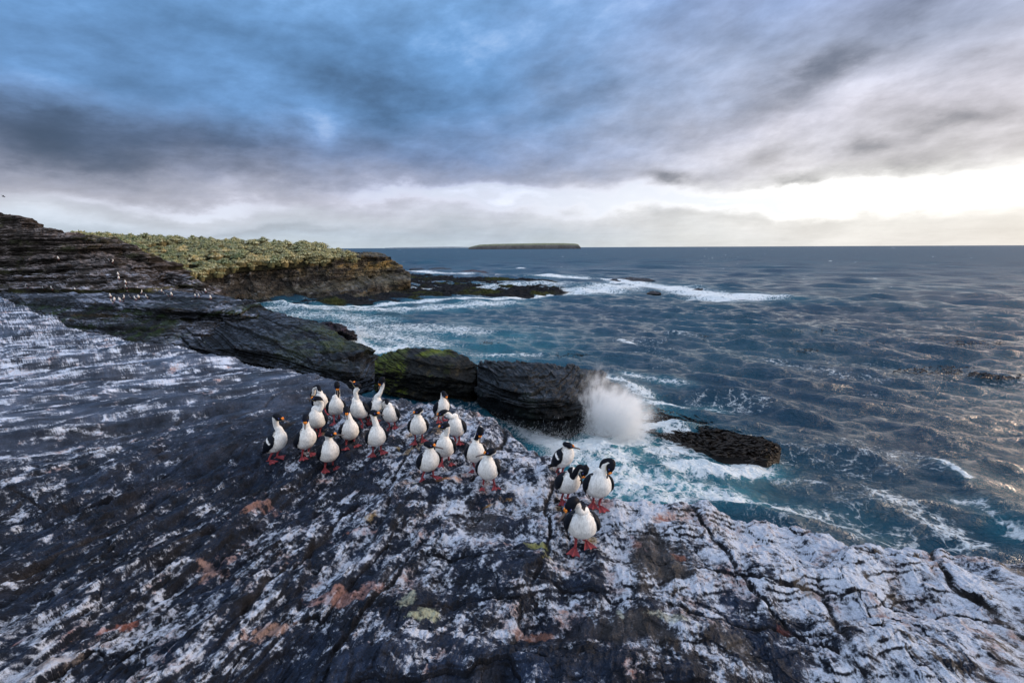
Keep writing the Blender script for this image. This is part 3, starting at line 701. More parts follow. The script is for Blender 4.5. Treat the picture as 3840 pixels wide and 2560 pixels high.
def grass_mat():
    m, b, _ = mat_new('tussac_blades'); c = attr('Col')
    oi = node('ShaderNodeObjectInfo'); rnd = S(oi.outputs['Random'])
    hue = ramp(rnd, [(0, (.62, .74, .62)), (.5, (.95, .96, .85)), (1, (1.25, 1.12, .90))])
    put(b.inputs['Base Color'], mixc(1.0, c, hue, 'MULTIPLY'))
    b.inputs['Roughness'].default_value = .8; b.inputs['Specular IOR Level'].default_value = .15
    return m
GRASS = grass_mat()
def tussock_mesh(seed, n=260, kind=0):
    r = np.random.RandomState(seed)
    V = []; F = []; Cc = []
    yaw = r.uniform(0, 2*np.pi, n); lean = r.uniform(.06, 1.0, n)**.65; L = r.uniform(.65, 1.35, n)
    base = np.stack([np.cos(yaw), np.sin(yaw), 0*yaw], -1)*(.22*lean)[:, None]; base[:, 2] = .35
    w = .075
    warm = A([.66, .56, .34]); green = A([.25, .31, .20]); pale = A([.66, .66, .52])
    for i in range(n):
        d = A([math.cos(yaw[i]), math.sin(yaw[i]), 0]); s = A([-d[1], d[0], 0])*w
        l = L[i]; k = lean[i]
        pts = []
        for t in (0, .4, .75, 1.0):
            rad = k*l*1.0*t**1.1; h = l*(.95*t-.85*k*t*t*t)*(1-.12*k)
            pts.append(base[i]+d*rad+A([0, 0, h]))
        ww = (1, 1, .8, .25); o = len(V)
        f = r.uniform(0, .6)+.4*kind; cc = (mixn(green, warm, A(f)) if r.rand() < .75 else pale*r.uniform(.6, 1))*r.uniform(.6, 1.1)
        for j, p in enumerate(pts):
            V += [p-s*ww[j], p+s*ww[j]]; Cc += [cc*(1, 1, 1.05, 1.1)[j]]*2
        for j in range(3): F.append([o+2*j, o+2*j+1, o+2*j+3, o+2*j+2])
    # solid pedestal of old stems
    o = len(V)
    for j in range(5):
        a = j/4; rr_ = (.45, .62, .60, .38, .02)[j]
        for q in range(10):
            t = q/10*2*math.pi; V.append(A([rr_*math.cos(t), rr_*math.sin(t), (-.3, .15, .5, .72, .82)[j]])); Cc.append(A([.16, .14, .08]))
    for j in range(4):
        for q in range(10): F.append([o+j*10+q, o+j*10+(q+1) % 10, o+(j+1)*10+(q+1) % 10, o+(j+1)*10+q])
    return A(V), A(F), A(Cc)
def build_tussac():
    r = np.random.RandomState(4)
    T = [tussock_mesh(s, kind=s//3) for s in range(6)]
    ME = [mesh('grass_tussock', *T[i][:2], GRASS, T[i][2], smooth=False) for i in range(6)]
    pts = []
    g = []
    for _ in range(17000):
        px = r.uniform(270, 1330); t = r.uniform(0, 1)
        p = dome_pt(np.array(px), np.array(t))
        sep_ = 1.35+.6*r.rand()
        if all((p[0]-q[0])**2+(p[1]-q[1])**2 > sep_*sep_ for q in pts[-900:]): pts.append(p); g.append((px, t))
        if len(pts) > 1300: break
    for _ in range(130):
        px = r.uniform(560, 1330); t = r.uniform(-.02, .05); pts.append(dome_pt(np.array(px), np.array(max(t, 0.0)))+A([0, t*12, -.1+.5*r.normal()])); g.append((px, t))
    order = sorted(range(len(pts)), key=lambda i: pts[i][1])
    # keep those that can show from the camera side
    LAB = 'rounded clump of green and straw coloured tussac grass on the headland'
    stuffV = []; stuffF = []; stuffC = []; off = 0
    for rank, i in enumerate(order):
        p = pts[i]; s = r.uniform(.5, 1.45); rz = r.uniform(0, 6.28); k = r.randint(3)+3*int(r.rand() < np.interp(g[i][0], [450, 750, 950, 1300], [.1, .25, .75, 1.0]))
        sz = s*r.uniform(.8, 1.05)
        if rank < 300:
            o = obj('grass_tussock', ME[k], label=LAB, cat='grass clump', group='tussac clumps on the headland')
            o.location = (p[0], p[1], p[2]-.25); o.scale = (s, s, sz); o.rotation_euler = (0, 0, rz)
        else:
            V, F, Cc = T[k]; c, n = math.cos(rz), math.sin(rz)
            W = np.stack([(V[:, 0]*c-V[:, 1]*n)*s+p[0], (V[:, 0]*n+V[:, 1]*c)*s+p[1], V[:, 2]*sz+p[2]-.25], -1)
            stuffV.append(W); stuffF.append(F+off); stuffC.append(Cc); off += len(V)
    if stuffV:
        me = mesh('tussac_grass', np.concatenate(stuffV), np.concatenate(stuffF), GRASS, np.concatenate(stuffC), smooth=False)
        obj('tussac_grass', me, kind='stuff', label='mass of tussac grass further back over the headland', cat='grass')
    print('tussocks', len(pts))
build_tussac()

# ---- flat wet reef
def build_reef():
    px = np.linspace(900, 2190, 900)
    top = np.interp(px, [900, 1400, 1506, 1600, 1736, 1900, 2049, 2137, 2190], [1060, 1040, 1026, 1030, 1032, 1040, 1046, 1056, 1080])
    bot = np.interp(px, [900, 1121, 1389, 1600, 1700, 1889, 2000, 2086, 2190], [1136, 1147, 1134, 1128, 1124, 1120, 1110, 1096, 1082])
    a = at_z(px, top, 0); b = at_z(px, bot, 0)
    t = np.linspace(0, 1, 260)[:, None, None]
    # even on screen: interpolate in 1/y
    ya = 1/a[:, 1]; yb = 1/b[:, 1]; yy = 1/(ya[None]*(1-t[..., 0])+yb[None]*t[..., 0])
    k = (yy-a[None, :, 1])/(b[None, :, 1]-a[None, :, 1]+1e-9)
    P = a[None]*(1-k[..., None])+b[None]*k[..., None]
    x, y = P[..., 0], P[..., 1]
    e = sm(t[..., 0], 0, .10)*sm(1-t[..., 0], 0, .07)*sm((2190-px)[None], 0, 140)
    n = fbm(x*.10, y*.22, 5, 271)+.45*fbm(x*.5, y*1.1, 4, 273)
    lev = .34-.30*sm(px, 1500, 1900)[None]
    z = terr(lev+1.3*n, .18, .7)+.06*fbm(x*1.2, y*1.2, 3, 275)
    z = z*e-.35*(1-e)
    P[..., 2] = z
    g = fbm(x*.09, y*.09, 4, 277)
    c = mixn(np.zeros(P.shape)+A([.012, .013, .016]), A([.026, .030, .010]), sm(g, .0, .4))
    obj('tidal_reef', mesh('tidal_reef', P, gridF(260, 900, flip=True), REEF, c), kind='structure', label='flat wet tidal reef running out from the headland')
build_reef()

def reef_rock(px0, px1, ytop, ybot, z, seed, label, colr=(.018, .014, .014), mat=WET, name='reef_rock', amp=.25, cat='rock'):
    m = (px0+px1)/2
    w = np.linspace(px0, px1, 9); f = np.sin(np.linspace(0, np.pi, 9))**.6; r = np.random.RandomState(seed); f = f*(.75+.35*r.rand(9)); f[0] = f[-1] = 0
    loft_obj(name, px0, px1, max(40, int((px1-px0)*.8)),
        [('off', 1, 0, 1.2, -z*1.2-.4), ('z', [(w[i], ybot-(ybot-ytop)*f[i], z*f[i]-.03) for i in range(9)]), ('z', [(w[i], ybot+(1 if 0 < i < 8 else 0), -.15) for i in range(9)])],
        [6, 22], mat, seed=seed, blk=(.3, 1.2), amp=amp, rough=.15, colf=lambda Q, N, P: np.zeros(Q.shape)+A(colr), label=label, cat=cat)
reef_rock(1535, 1595, 1004, 1010, .35, 31, 'thin dark reef rock nearest the cliff tip, out past the tidal reef')
reef_rock(1600, 1700, 1002, 1012, .5, 32, 'long dark reef rock beyond the tidal reef')
reef_rock(1715, 1832, 1010, 1024, .7, 33, 'reddish brown weed covered reef rock beyond the tidal reef', (.045, .018, .012))
reef_rock(1925, 1975, 1006, 1012, .35, 34, 'small dark reef rock where a white wave breaks')
reef_rock(2275, 2460, 1038, 1054, .8, 35, 'long dark reef rock above the broad white foam patch')
reef_rock(2590, 2690, 1080, 1088, .3, 36, 'dark awash reef rock in the middle of the foam patch')
reef_rock(2425, 2480, 1090, 1102, .35, 37, 'small awash rock at the near side of the foam patch')
reef_rock(1262, 1350, 937, 951, 1.6, 38, 'far low dark rock point with surf beyond the headland', (.03, .026, .026))

# ---- distant land
def island(px, top, wl, d, name, col_top, col_cl, label, cat, depth=300, cl=.5):
    px = np.asarray(px, float); wlp = at_d(px, np.asarray(wl, float), d); tp = at_d(px, np.asarray(top, float), d)
    xs = np.linspace(px[0], px[-1], 160)
    X = np.interp(xs, px, tp[:, 0]); Zt = np.maximum(np.interp(xs, px, tp[:, 2]), .2)
    Zt = Zt*(1+.015*fbm(xs*.05, xs*0, 4, 3))
    rows = [np.stack([X, X*0+d, X*0-2], -1), np.stack([X, X*0+d+3, Zt*cl], -1), np.stack([X, X*0+d+.3*depth, Zt*.97], -1), np.stack([X, X*0+d+.5*depth, Zt], -1), np.stack([X, X*0+d+depth, Zt*0-2], -1)]
    P = np.stack(rows)
    P[1, :, 1] += 6*fbm(xs*.3, xs*0, 4, 9)
    c = np.zeros(P.shape)+A(col_top); c[:1] = A(col_cl); c[1] = A(col_cl)*1.2
    c *= (1+.3*fbm(P[..., 0]*.02, P[..., 2]*.3, 4, 5))[..., None]
    m = rock_mat(name+'_ground', .02, (.8, .95), .3, var=(.8, 1.2))
    obj(name, mesh(name, P, gridF(5, 160, flip=False), m, c), kind='structure', label=label)
island([1756, 1775, 1795, 1850, 1950, 2050, 2120, 2165, 2176, 2178], [926, 921, 916.5, 914, 912.5, 911, 911, 912.5, 915, 922.5], [926]*10, 3000, 'island', (.20, .22, .13), (.085, .080, .080), 'low flat green island on the horizon', 'island')  # green top paled in its colour to stand for distance haze
island([1440, 1500, 1580, 1700, 1790], [929, 927, 926, 924.5, 927], [929]*5, 9000, 'far_coast', (.26, .30, .32), (.22, .25, .28), 'faint pale coast on the horizon left of the island', 'coast')  # pale blue-grey colour stands in for haze; no air is built

# ------------------------------------------------------------------ sea
def sea_foam_fields(x, y):
    F = np.zeros(x.shape); T = np.zeros(x.shape)
    def seg(pts, w, a, t=0.0, tw=2.0):
        nonlocal F, T
        q = at_z(np.array([p[0] for p in pts], float), np.array([p[1] for p in pts], float), 0.0)[:, :2]
        dm = np.full(x.shape, 1e9)
        for i in range(max(1, len(q)-1)):
            A0 = q[i]; B0 = q[min(i+1, len(q)-1)]; d = B0-A0; L = max((d*d).sum(), 1e-9)
            k = np.clip(((x-A0[0])*d[0]+(y-A0[1])*d[1])/L, 0, 1)
            dm = np.minimum(dm, np.hypot(x-A0[0]-k*d[0], y-A0[1]-k*d[1]))
        F = np.maximum(F, a*np.exp(-(dm/w)**2))
        if t: T = np.maximum(T, t*np.exp(-(dm/(w*tw*.72))**2))
    # headland foot and reef front
    seg([(930, 1142), (1000, 1140), (1120, 1150), (1250, 1146), (1400, 1138), (1600, 1130)], 1.7, .80, .6)
    seg([(1600, 1130), (1750, 1126), (1900, 1124), (2000, 1114), (2100, 1100)], 2.2, .80, .5)
    seg([(1000, 1158), (1400, 1156), (1700, 1148), (1900, 1140)], 4.5, .58, .5)
    seg([(2050, 1090), (2200, 1090), (2350, 1075), (2500, 1075)], 9, .70, .3)
    seg([(2350, 1060), (2480, 1075), (2600, 1095), (2700, 1112), (2830, 1112)], 7, .82, .3)
    seg([(2520, 1118), (2650, 1122), (2820, 1116)], 2.5, .8, .3)
    seg([(2000, 1036), (2150, 1040), (2290, 1048), (2400, 1062)], 4.0, .8, .2)
    seg([(1510, 1016), (1600, 1020), (1750, 1028)], 4.0, .75)
    seg([(1930, 1008), (1955, 1004)], 2.5, .95)
    seg([(1290, 950), (1380, 949)], 8, .95)
    seg([(1750, 1034), (1900, 1030)], 5, .45)
    seg([(1650, 1085), (1800, 1075), (2050, 1070)], 12, .52, .2)
    # cove
    seg([(1060, 1180), (1250, 1180), (1400, 1200)], 5.0, .50, .5, 1.5)
    seg([(1250, 1220), (1450, 1260), (1600, 1290)], 5.0, .50, .4, 1.5)
    seg([(1330, 1272), (1350, 1290), (1420, 1318), (1500, 1302)], 1.3, .85, .95, 2.0)
    seg([(1450, 1225), (1600, 1230), (1750, 1240)], 5.0, .50, .2)
    seg([(1800, 1330), (2000, 1330)], 1.2, .45)
    T = np.maximum(T, .42*np.exp(-(((x+10)/16)**2+((y-50)/17)**2)**2))
    # splash
    seg([(1900, 1545), (1970, 1600), (2040, 1660), (2120, 1700)], .75, 1.0, .8, 2.5)
    seg([(2120, 1700), (2200, 1685), (2290, 1660), (2380, 1640), (2430, 1560)], 1.1, 1.0, 1.0, 2.6)
    seg([(2180, 1400), (2300, 1420), (2420, 1470)], 1.0, .75, .5, 1.5)
    seg([(2400, 1510), (2550, 1520), (2680, 1520)], .9, .55, .5, 1.5)
    seg([(2350, 1400), (2450, 1420), (2560, 1440)], .8, .45, .3)
    seg([(2480, 1690), (2600, 1680), (2480, 1600)], 1.2, .72, .4)
    seg([(2550, 1745), (2700, 1762), (2850, 1745)], .9, .82, .9, 1.8)
    seg([(2250, 1760), (2400, 1790), (2600, 1830), (2750, 1860)], 1.5, .62, .95, 1.5)
    seg([(2200, 1740), (2350, 1830), (2500, 1860)], 1.5, .60, .9, 1.6)
    seg([(2150, 1720), (2250, 1760), (2330, 1720)], 1.3, .66, 1.0, 2.0)
    seg([(2800, 1860), (3000, 1900), (3200, 1960)], 1.1, .52, .25)
    seg([(3300, 1850), (3450, 1930), (3600, 2020)], 1.0, .46)
    seg([(2900, 1780), (3050, 1800)], .7, .42)
    seg([(2420, 1240), (2600, 1260)], 1.5, .35)
    seg([(2900, 1350), (3150, 1400), (3300, 1420)], 1.2, .36)
    seg([(2330, 1275), (2390, 1290)], .7, .6)
    # crest foam of the near swell
    seg([(3515, 1752), (3560, 1775), (3610, 1806), (3640, 1822)], .22, .72, .3)
    seg([(3590, 1890), (3660, 1905), (3740, 1970), (3800, 2020)], .45, .52, .3)
    return F, T
SWELL = [(3420, 1690), (3515, 1750), (3610, 1800), (3720, 1880), (3840, 1975), (4000, 2110)]
def build_sea():
    t60 = math.tan(R(52))
    az = np.concatenate([np.radians(np.linspace(-100, -52.5, 70)), np.arctan(np.linspace(-t60, t60, 1300)), np.radians(np.linspace(52.5, 105, 70))])
    th = np.concatenate([[R(.020), R(.04), R(.07)], np.radians(np.linspace(.10, 31, 800)), np.radians(np.linspace(31.3, 65, 50))])
    r = CAMZ/np.tan(th)[:, None]
    x = r*np.sin(az)[None]; y = r*np.cos(az)[None]; rr = r+0*x
    spc = rr**2/CAMZ*R(31/800)
    rs = np.random.RandomState(3); z = np.zeros(x.shape); dx = np.zeros(x.shape); dy = np.zeros(x.shape)
    X = x.astype(np.float32); Y = y.astype(np.float32)
    # shelter and shoaling
    att = 1-.65*np.exp(-(((x+8)/24)**2+((y-62)/26)**2))
    NW = 130
    lam = np.exp(rs.uniform(math.log(.40), math.log(13), NW))
    for i in range(NW):
        L = lam[i]
        dr = R(214)+rs.normal()*R(26) if L > 1.6 else R(214)+rs.normal()*R(48)   # azimuth travelled towards
        k = 2*math.pi/L; kx, ky = k*math.sin(dr), k*math.cos(dr)
        sl = .056*math.exp(-(math.log(L/3.2)/1.45)**2)*rs.uniform(.5, 1.5)
        a = sl/k
        wgt = sm(L/spc, 2.0, 4.5)
        msk = wgt > 0
        ph = (kx*X+ky*Y+rs.uniform(0, 6.28)+1.2*np.float32(rs.normal())).astype(np.float32)
        w = (a*wgt).astype(np.float32)
        z += w*np.sin(ph); c = w*np.cos(ph)*.85
        dx += c*math.sin(dr); dy += c*math.cos(dr)
    for i in range(70):
        L = math.exp(rs.uniform(math.log(5), math.log(45))); dr = R(210)+rs.normal()*R(28); k = 2*math.pi/L
        wgt = sm(L/spc, 1.6, 3.0)*sm(np.log(rr), math.log(45), math.log(160))
        a = .022*(L/10)**-.25*rs.uniform(.5, 1.5)/k*1.3
        ph = (k*math.sin(dr)*X+k*math.cos(dr)*Y+rs.uniform(0, 6.28)).astype(np.float32)
        z += a*wgt*np.sin(ph)
    # clump the wave energy
    grp = .75+.45*fbm(x*.05, y*.05, 3, 301)
    z *= grp*att; dx *= grp*att; dy *= grp*att
    # near swell with a breaking left face
    q = at_z(np.array([p[0] for p in SWELL], float), np.array([p[1] for p in SWELL], float), 0.0)[:, :2]
    best = np.full(x.shape, 1e9); sgn = np.zeros(x.shape); al = np.zeros(x.shape); acc = 0
    for i in range(len(q)-1):
        d = q[i+1]-q[i]; L = math.hypot(*d); u = d/L; nrm = A([-u[1], u[0]])
        k = np.clip((x-q[i][0])*u[0]+(y-q[i][1])*u[1], 0, L)
        ex = x-q[i][0]-k*u[0]; ey = y-q[i][1]-k*u[1]; dd = np.hypot(ex, ey)
        s = ex*nrm[0]+ey*nrm[1]; m = dd < best
        best = np.where(m, dd, best); sgn = np.where(m, s, sgn); al = np.where(m, acc+k, al); acc += L
    side = np.where(sgn*1.0 > 0, 1.0, -1.0)
    # which side faces left (towards -x)
    nl = A([-(q[-1]-q[0])[1], (q[-1]-q[0])[0]]); lf = 1 if nl[0] < 0 else -1
    leftside = (side*lf) > 0
    prof = np.where(leftside, np.exp(-(best/.75)**2), np.exp(-(best/2.6)**2))
    env = sm(al, .3, 2.5)*sm(acc-al, 0, 2)
    z = z+.55*prof*env
    F, T = sea_foam_fields(x, y)
    z = z*(1-.35*sm(T, .5, 1))+.16*sm(T, .3, 1)*fbm(x*.9, y*.9, 4, 305)+.10*F*sm(rr, 80, 30)*fbm(x*2.2, y*2.2, 4, 307)
    # wavelet crests carry some foam
    crest = sm(z/np.maximum(grp*att, .2), .26, .5)*sm(fbm(x*.11, y*.11, 4, 309), .05, .45)*.30
    whit = sm(pn(x*.09, y*.16, 311), .52, .75)*.8*sm(rr, 70, 200)*sm(pn(x*.4, y*1.1, 313), .1, .4)
    lace = .30*sm(fbm(x*.10, y*.16, 4, 315), -.05, .4)*sm(rr, 90, 40)
    F = np.clip(np.maximum(F*(1+.35*fbm(x*.5, y*.5, 4, 317)), np.maximum(np.maximum(crest, whit), lace)), 0, 1)
    P = np.stack([x+dx, y+dy, z], -1)
    T = T*(.75+.5*fbm(x*.35, y*.35, 4, 319))
    RG = .06+.40*sm(np.log(rr), math.log(55), math.log(600))
    m, b, _ = mat_new('sea_water'); co = objco()
    foam = attr('Foam', True); tq = attr('Turq', True)
    sx, sy, sz = sep(co); c2 = comb(sx, sy, 0.0)
    wv = vmath('SCALE', vmath('SUBTRACT', noise(c2, .9, 4, .6, color=True), (.5, .5, .5)), scale=1.3)
    cw = vmath('ADD', c2, wv)
    vo = node('ShaderNodeTexVoronoi', feature='DISTANCE_TO_EDGE'); vo.inputs['Scale'].default_value = 1.5; put(vo.inputs['Vector'], cw)
    vo2 = node('ShaderNodeTexVoronoi', feature='DISTANCE_TO_EDGE'); vo2.inputs['Scale'].default_value = 4.2; put(vo2.inputs['Vector'], cw)
    lace1 = 1.0-S(vo.outputs['Distance'])*2.6; lace2 = 1.0-S(vo2.outputs['Distance'])*2.6
    nn = noise(cw, 2.2, 6, .62)
    pat = lace1*.30+lace2*.22+nn*.68
    thr = 1.05-foam*.84
    fm = step(pat+(noise(c2, .35, 5, .6)-.5)*.35, thr-.10, thr+.22)*step(foam, .08, .25)*.92
    deep = mixc(step(noise(c2, .05, 3), .35, .65), (.004, .038, .074), (.006, .056, .094))
    wc = mixc(tq, deep, (.040, .27, .34)); wc = mixc(step(tq, .0, .5)*.6, wc, (.012, .095, .14)) if False else wc
    put(b.inputs['Base Color'], mixc(fm, wc, (.78, .84, .88)))
    put(b.inputs['Roughness'], S.m('MAXIMUM', fm*.65, attr('Chop', True)))
    b.inputs['IOR'].default_value = 1.333; b.inputs['Specular IOR Level'].default_value = .42
    wx_, wy_, _ = sep(cw); ca = comb((wx_*.83-wy_*.56)*.5, (wx_*.56+wy_*.83)*1.25, 0.0)
    rd = 1.0-S.m('ABSOLUTE', noise(ca, 1.1, 7, .62)*2.0-1.0)
    h = noise(vmath('MULTIPLY', c2, (1, .8, 1)), 1.1, 7, .66)*.40+noise(c2, .22, 5, .6)*.9+rd*.50+noise(c2, 9, 5, .65)*.07
    bm = bump(h, 1.0, .62)
    hf = bump(fm*nn, .6, .06, bm)
    put(b.inputs['Normal'], hf)
    me = mesh('sea', P, gridF(len(th), len(az), flip=True), m, None, attrs={'Foam': F, 'Turq': T, 'Chop': RG})
    obj('sea', me, kind='structure', label='dark blue choppy sea reaching the horizon')
build_sea()

# ------------------------------------------------------------------ kelp rock
def kelp_mat():
    m, b, _ = mat_new('wet_kelp'); co = objco()
    n = noise(co, 3, 5)
    put(b.inputs['Base Color'], ramp(n, [(.3, (.005, .003, .003)), (.6, (.014, .008, .005)), (.8, (.035, .026, .008))]))
    b.inputs['Roughness'].default_value = .30; b.inputs['Specular IOR Level'].default_value = .3
    return m
KELP = kelp_mat()
def frond_strip(p0, d, L, w, r, V, F, lift=.15, zf=None):
    """one flat wavy kelp frond lying on rock and water"""
    n = 7; s = A([-d[1], d[0], 0.0]); o = len(V); ph = r.uniform(0, 6)
    for j in range(n):
        t = j/(n-1); p = p0+d*L*t+s*.12*math.sin(ph+t*5)*L*.35
        z = (zf(p[0], p[1]) if zf else .05)+.05+lift*math.sin(math.pi*t)*r.uniform(.4, 1)
        ww = w*(.5+.5*math.sin(math.pi*min(1, t*1.1+.05)))
        p = A([p[0], p[1], z]); tw = r.uniform(-.05, .05)
        V += [p-s*ww+A([0, 0, tw]), p+s*ww-A([0, 0, tw])]
    for j in range(n-1): F.append([o+2*j, o+2*j+1, o+2*j+3, o+2*j+2])
def build_kelp():
    q = at_z(np.array([2425., 2600, 2745, 2860, 2930]), np.array([1560., 1605, 1650, 1672, 1680]), .3)
    wid = A([1.5, 2.1, 2.0, 1.35, .6]); hgt = A([.14, .26, .36, .58, .38])
    nu, nv = 240, 90
    u = np.linspace(0, 4, nu); cx = np.interp(u, range(5), q[:, 0]); cy = np.interp(u, range(5), q[:, 1])
    W = np.interp(u, range(5), wid)*sm(u, 0, .3)**.5*sm(4-u, 0, .3)**.5; Hh = np.interp(u, range(5), hgt)
    dx = np.gradient(cx); dy = np.gradient(cy); L = np.hypot(dx, dy); nx, ny = -dy/L, dx/L
    v = np.linspace(-1, 1, nv)[:, None]
    X = cx+nx*W*v; Y = cy+ny*W*v; Z = Hh*(1-v**2)**.7-.18*np.abs(v)**3-.08
    al = np.cumsum(L)[None]+0*Z; ac = (W*v)
    Z = Z+.14*fbm(al*.8, ac*5, 5, 401)*(1-np.abs(v)**4)+.05*fbm(al*2, ac*7, 3, 403)*(1-np.abs(v)**4)
    P = np.stack([X, Y, Z], -1)
    c = mixn(np.zeros(P.shape)+A([.005, .004, .004]), A([.014, .009, .008]), sm(fbm(X*2, Y*2, 3, 405), 0, .5))
    rock = obj('kelp_rock', mesh('kelp_rock', P, gridF(nv, nu), WET, c), label='low black rock draped in brown kelp just right of the splash', cat='rock')
    r = np.random.RandomState(8); V = []; F = []
    tree = BVHTree.FromPolygons([tuple(p) for p in P.reshape(-1, 3).tolist()], gridF(nv, nu).tolist())
    def zf(x, y):
        h = tree.ray_cast(Vector((x, y, 5)), Vector((0, 0, -1)))[0]
        return max(h.z, .02) if h else .03
    for i in range(800):
        uu = r.uniform(.2, 3.95); vv = r.uniform(-.95, .95); i0 = int(uu/4*(nu-1)); p = A([cx[i0]+nx[i0]*W[i0]*vv, cy[i0]+ny[i0]*W[i0]*vv, 0])
        t = A([-dx[i0], -dy[i0], 0])/L[i0]; ang = r.normal()*.40; t = A([t[0]*math.cos(ang)-t[1]*math.sin(ang), t[0]*math.sin(ang)+t[1]*math.cos(ang), 0])
        frond_strip(p, t, r.uniform(.5, 1.7), r.uniform(.008, .020), r, V, F, .07, zf)
    obj('kelp', mesh('kelp', V, F, KELP), parent=rock)['kind'] = 'stuff'
    # kelp rafts floating on the open water
    V = []; F = []
    for (px, py, rx, ry, n) in [(3560, 1395, 190, 16, 130), (3740, 1415, 90, 14, 70), (2430, 1545, 90, 20, 40), (3030, 1318, 45, 5, 26), (2640, 1265, 14, 3, 8), (3050, 1240, 90, 8, 30), (3250, 1290, 60, 6, 16), (1860, 1290, 60, 5, 14), (2130, 1335, 60, 8, 20), (3650, 1290, 120, 8, 40)]:
        for _ in range(n):
            a = r.uniform(0, 6.28); k = math.sqrt(r.rand()); x_ = px+rx*k*math.cos(a); y_ = py+ry*k*math.sin(a)
            p = at_z(x_, y_, .1); d = A([r.normal(), r.normal()*.5, 0]); d /= np.linalg.norm(d)
            frond_strip(p, d, r.uniform(.2, .7), r.uniform(.03, .06), r, V, F, .12, lambda a_, b_: .12)
    obj('floating_kelp', mesh('floating_kelp', V, F, KELP), kind='stuff', label='brown kelp fronds floating on the open water', cat='kelp')
build_kelp()

# ------------------------------------------------------------------ spray
def spray_mat():
    m, b, _ = mat_new('spray_drops'); b.inputs['Base Color'].default_value = (.88, .93, .97, 1); b.inputs['Roughness'].default_value = .5
    b.inputs['Subsurface Weight'].default_value = 0.0
    return m
SPRAY = spray_mat()
def drops(name, gens, label, seed, cat='spray'):
    r = np.random.RandomState(seed); Vs = []; Fs = []; o = 0
    for (p, v, s) in gens:
        n = len(p)
        v = v/np.maximum(np.linalg.norm(v, axis=1, keepdims=True), 1e-9)
        a = np.cross(v, r.normal(size=(n, 3))); a /= np.linalg.norm(a, axis=1, keepdims=True); b = np.cross(v, a)
        wd = s[:, :1]; ln = s[:, 1:2]
        V = np.stack([p+v*ln, p+a*wd, p+(-.5*a+.87*b)*wd, p+(-.5*a-.87*b)*wd, p-v*ln], 1)
        f = np.array([[0, 1, 2], [0, 2, 3], [0, 3, 1], [4, 2, 1], [4, 3, 2], [4, 1, 3]])
        Fs.append((f[None]+(np.arange(n)*5)[:, None, None]+o).reshape(-1, 3)); Vs.append(V.reshape(-1, 3)); o += 5*n
    obj(name, mesh(name, np.concatenate(Vs), np.concatenate(Fs), SPRAY), kind='stuff', label=label, cat=cat)
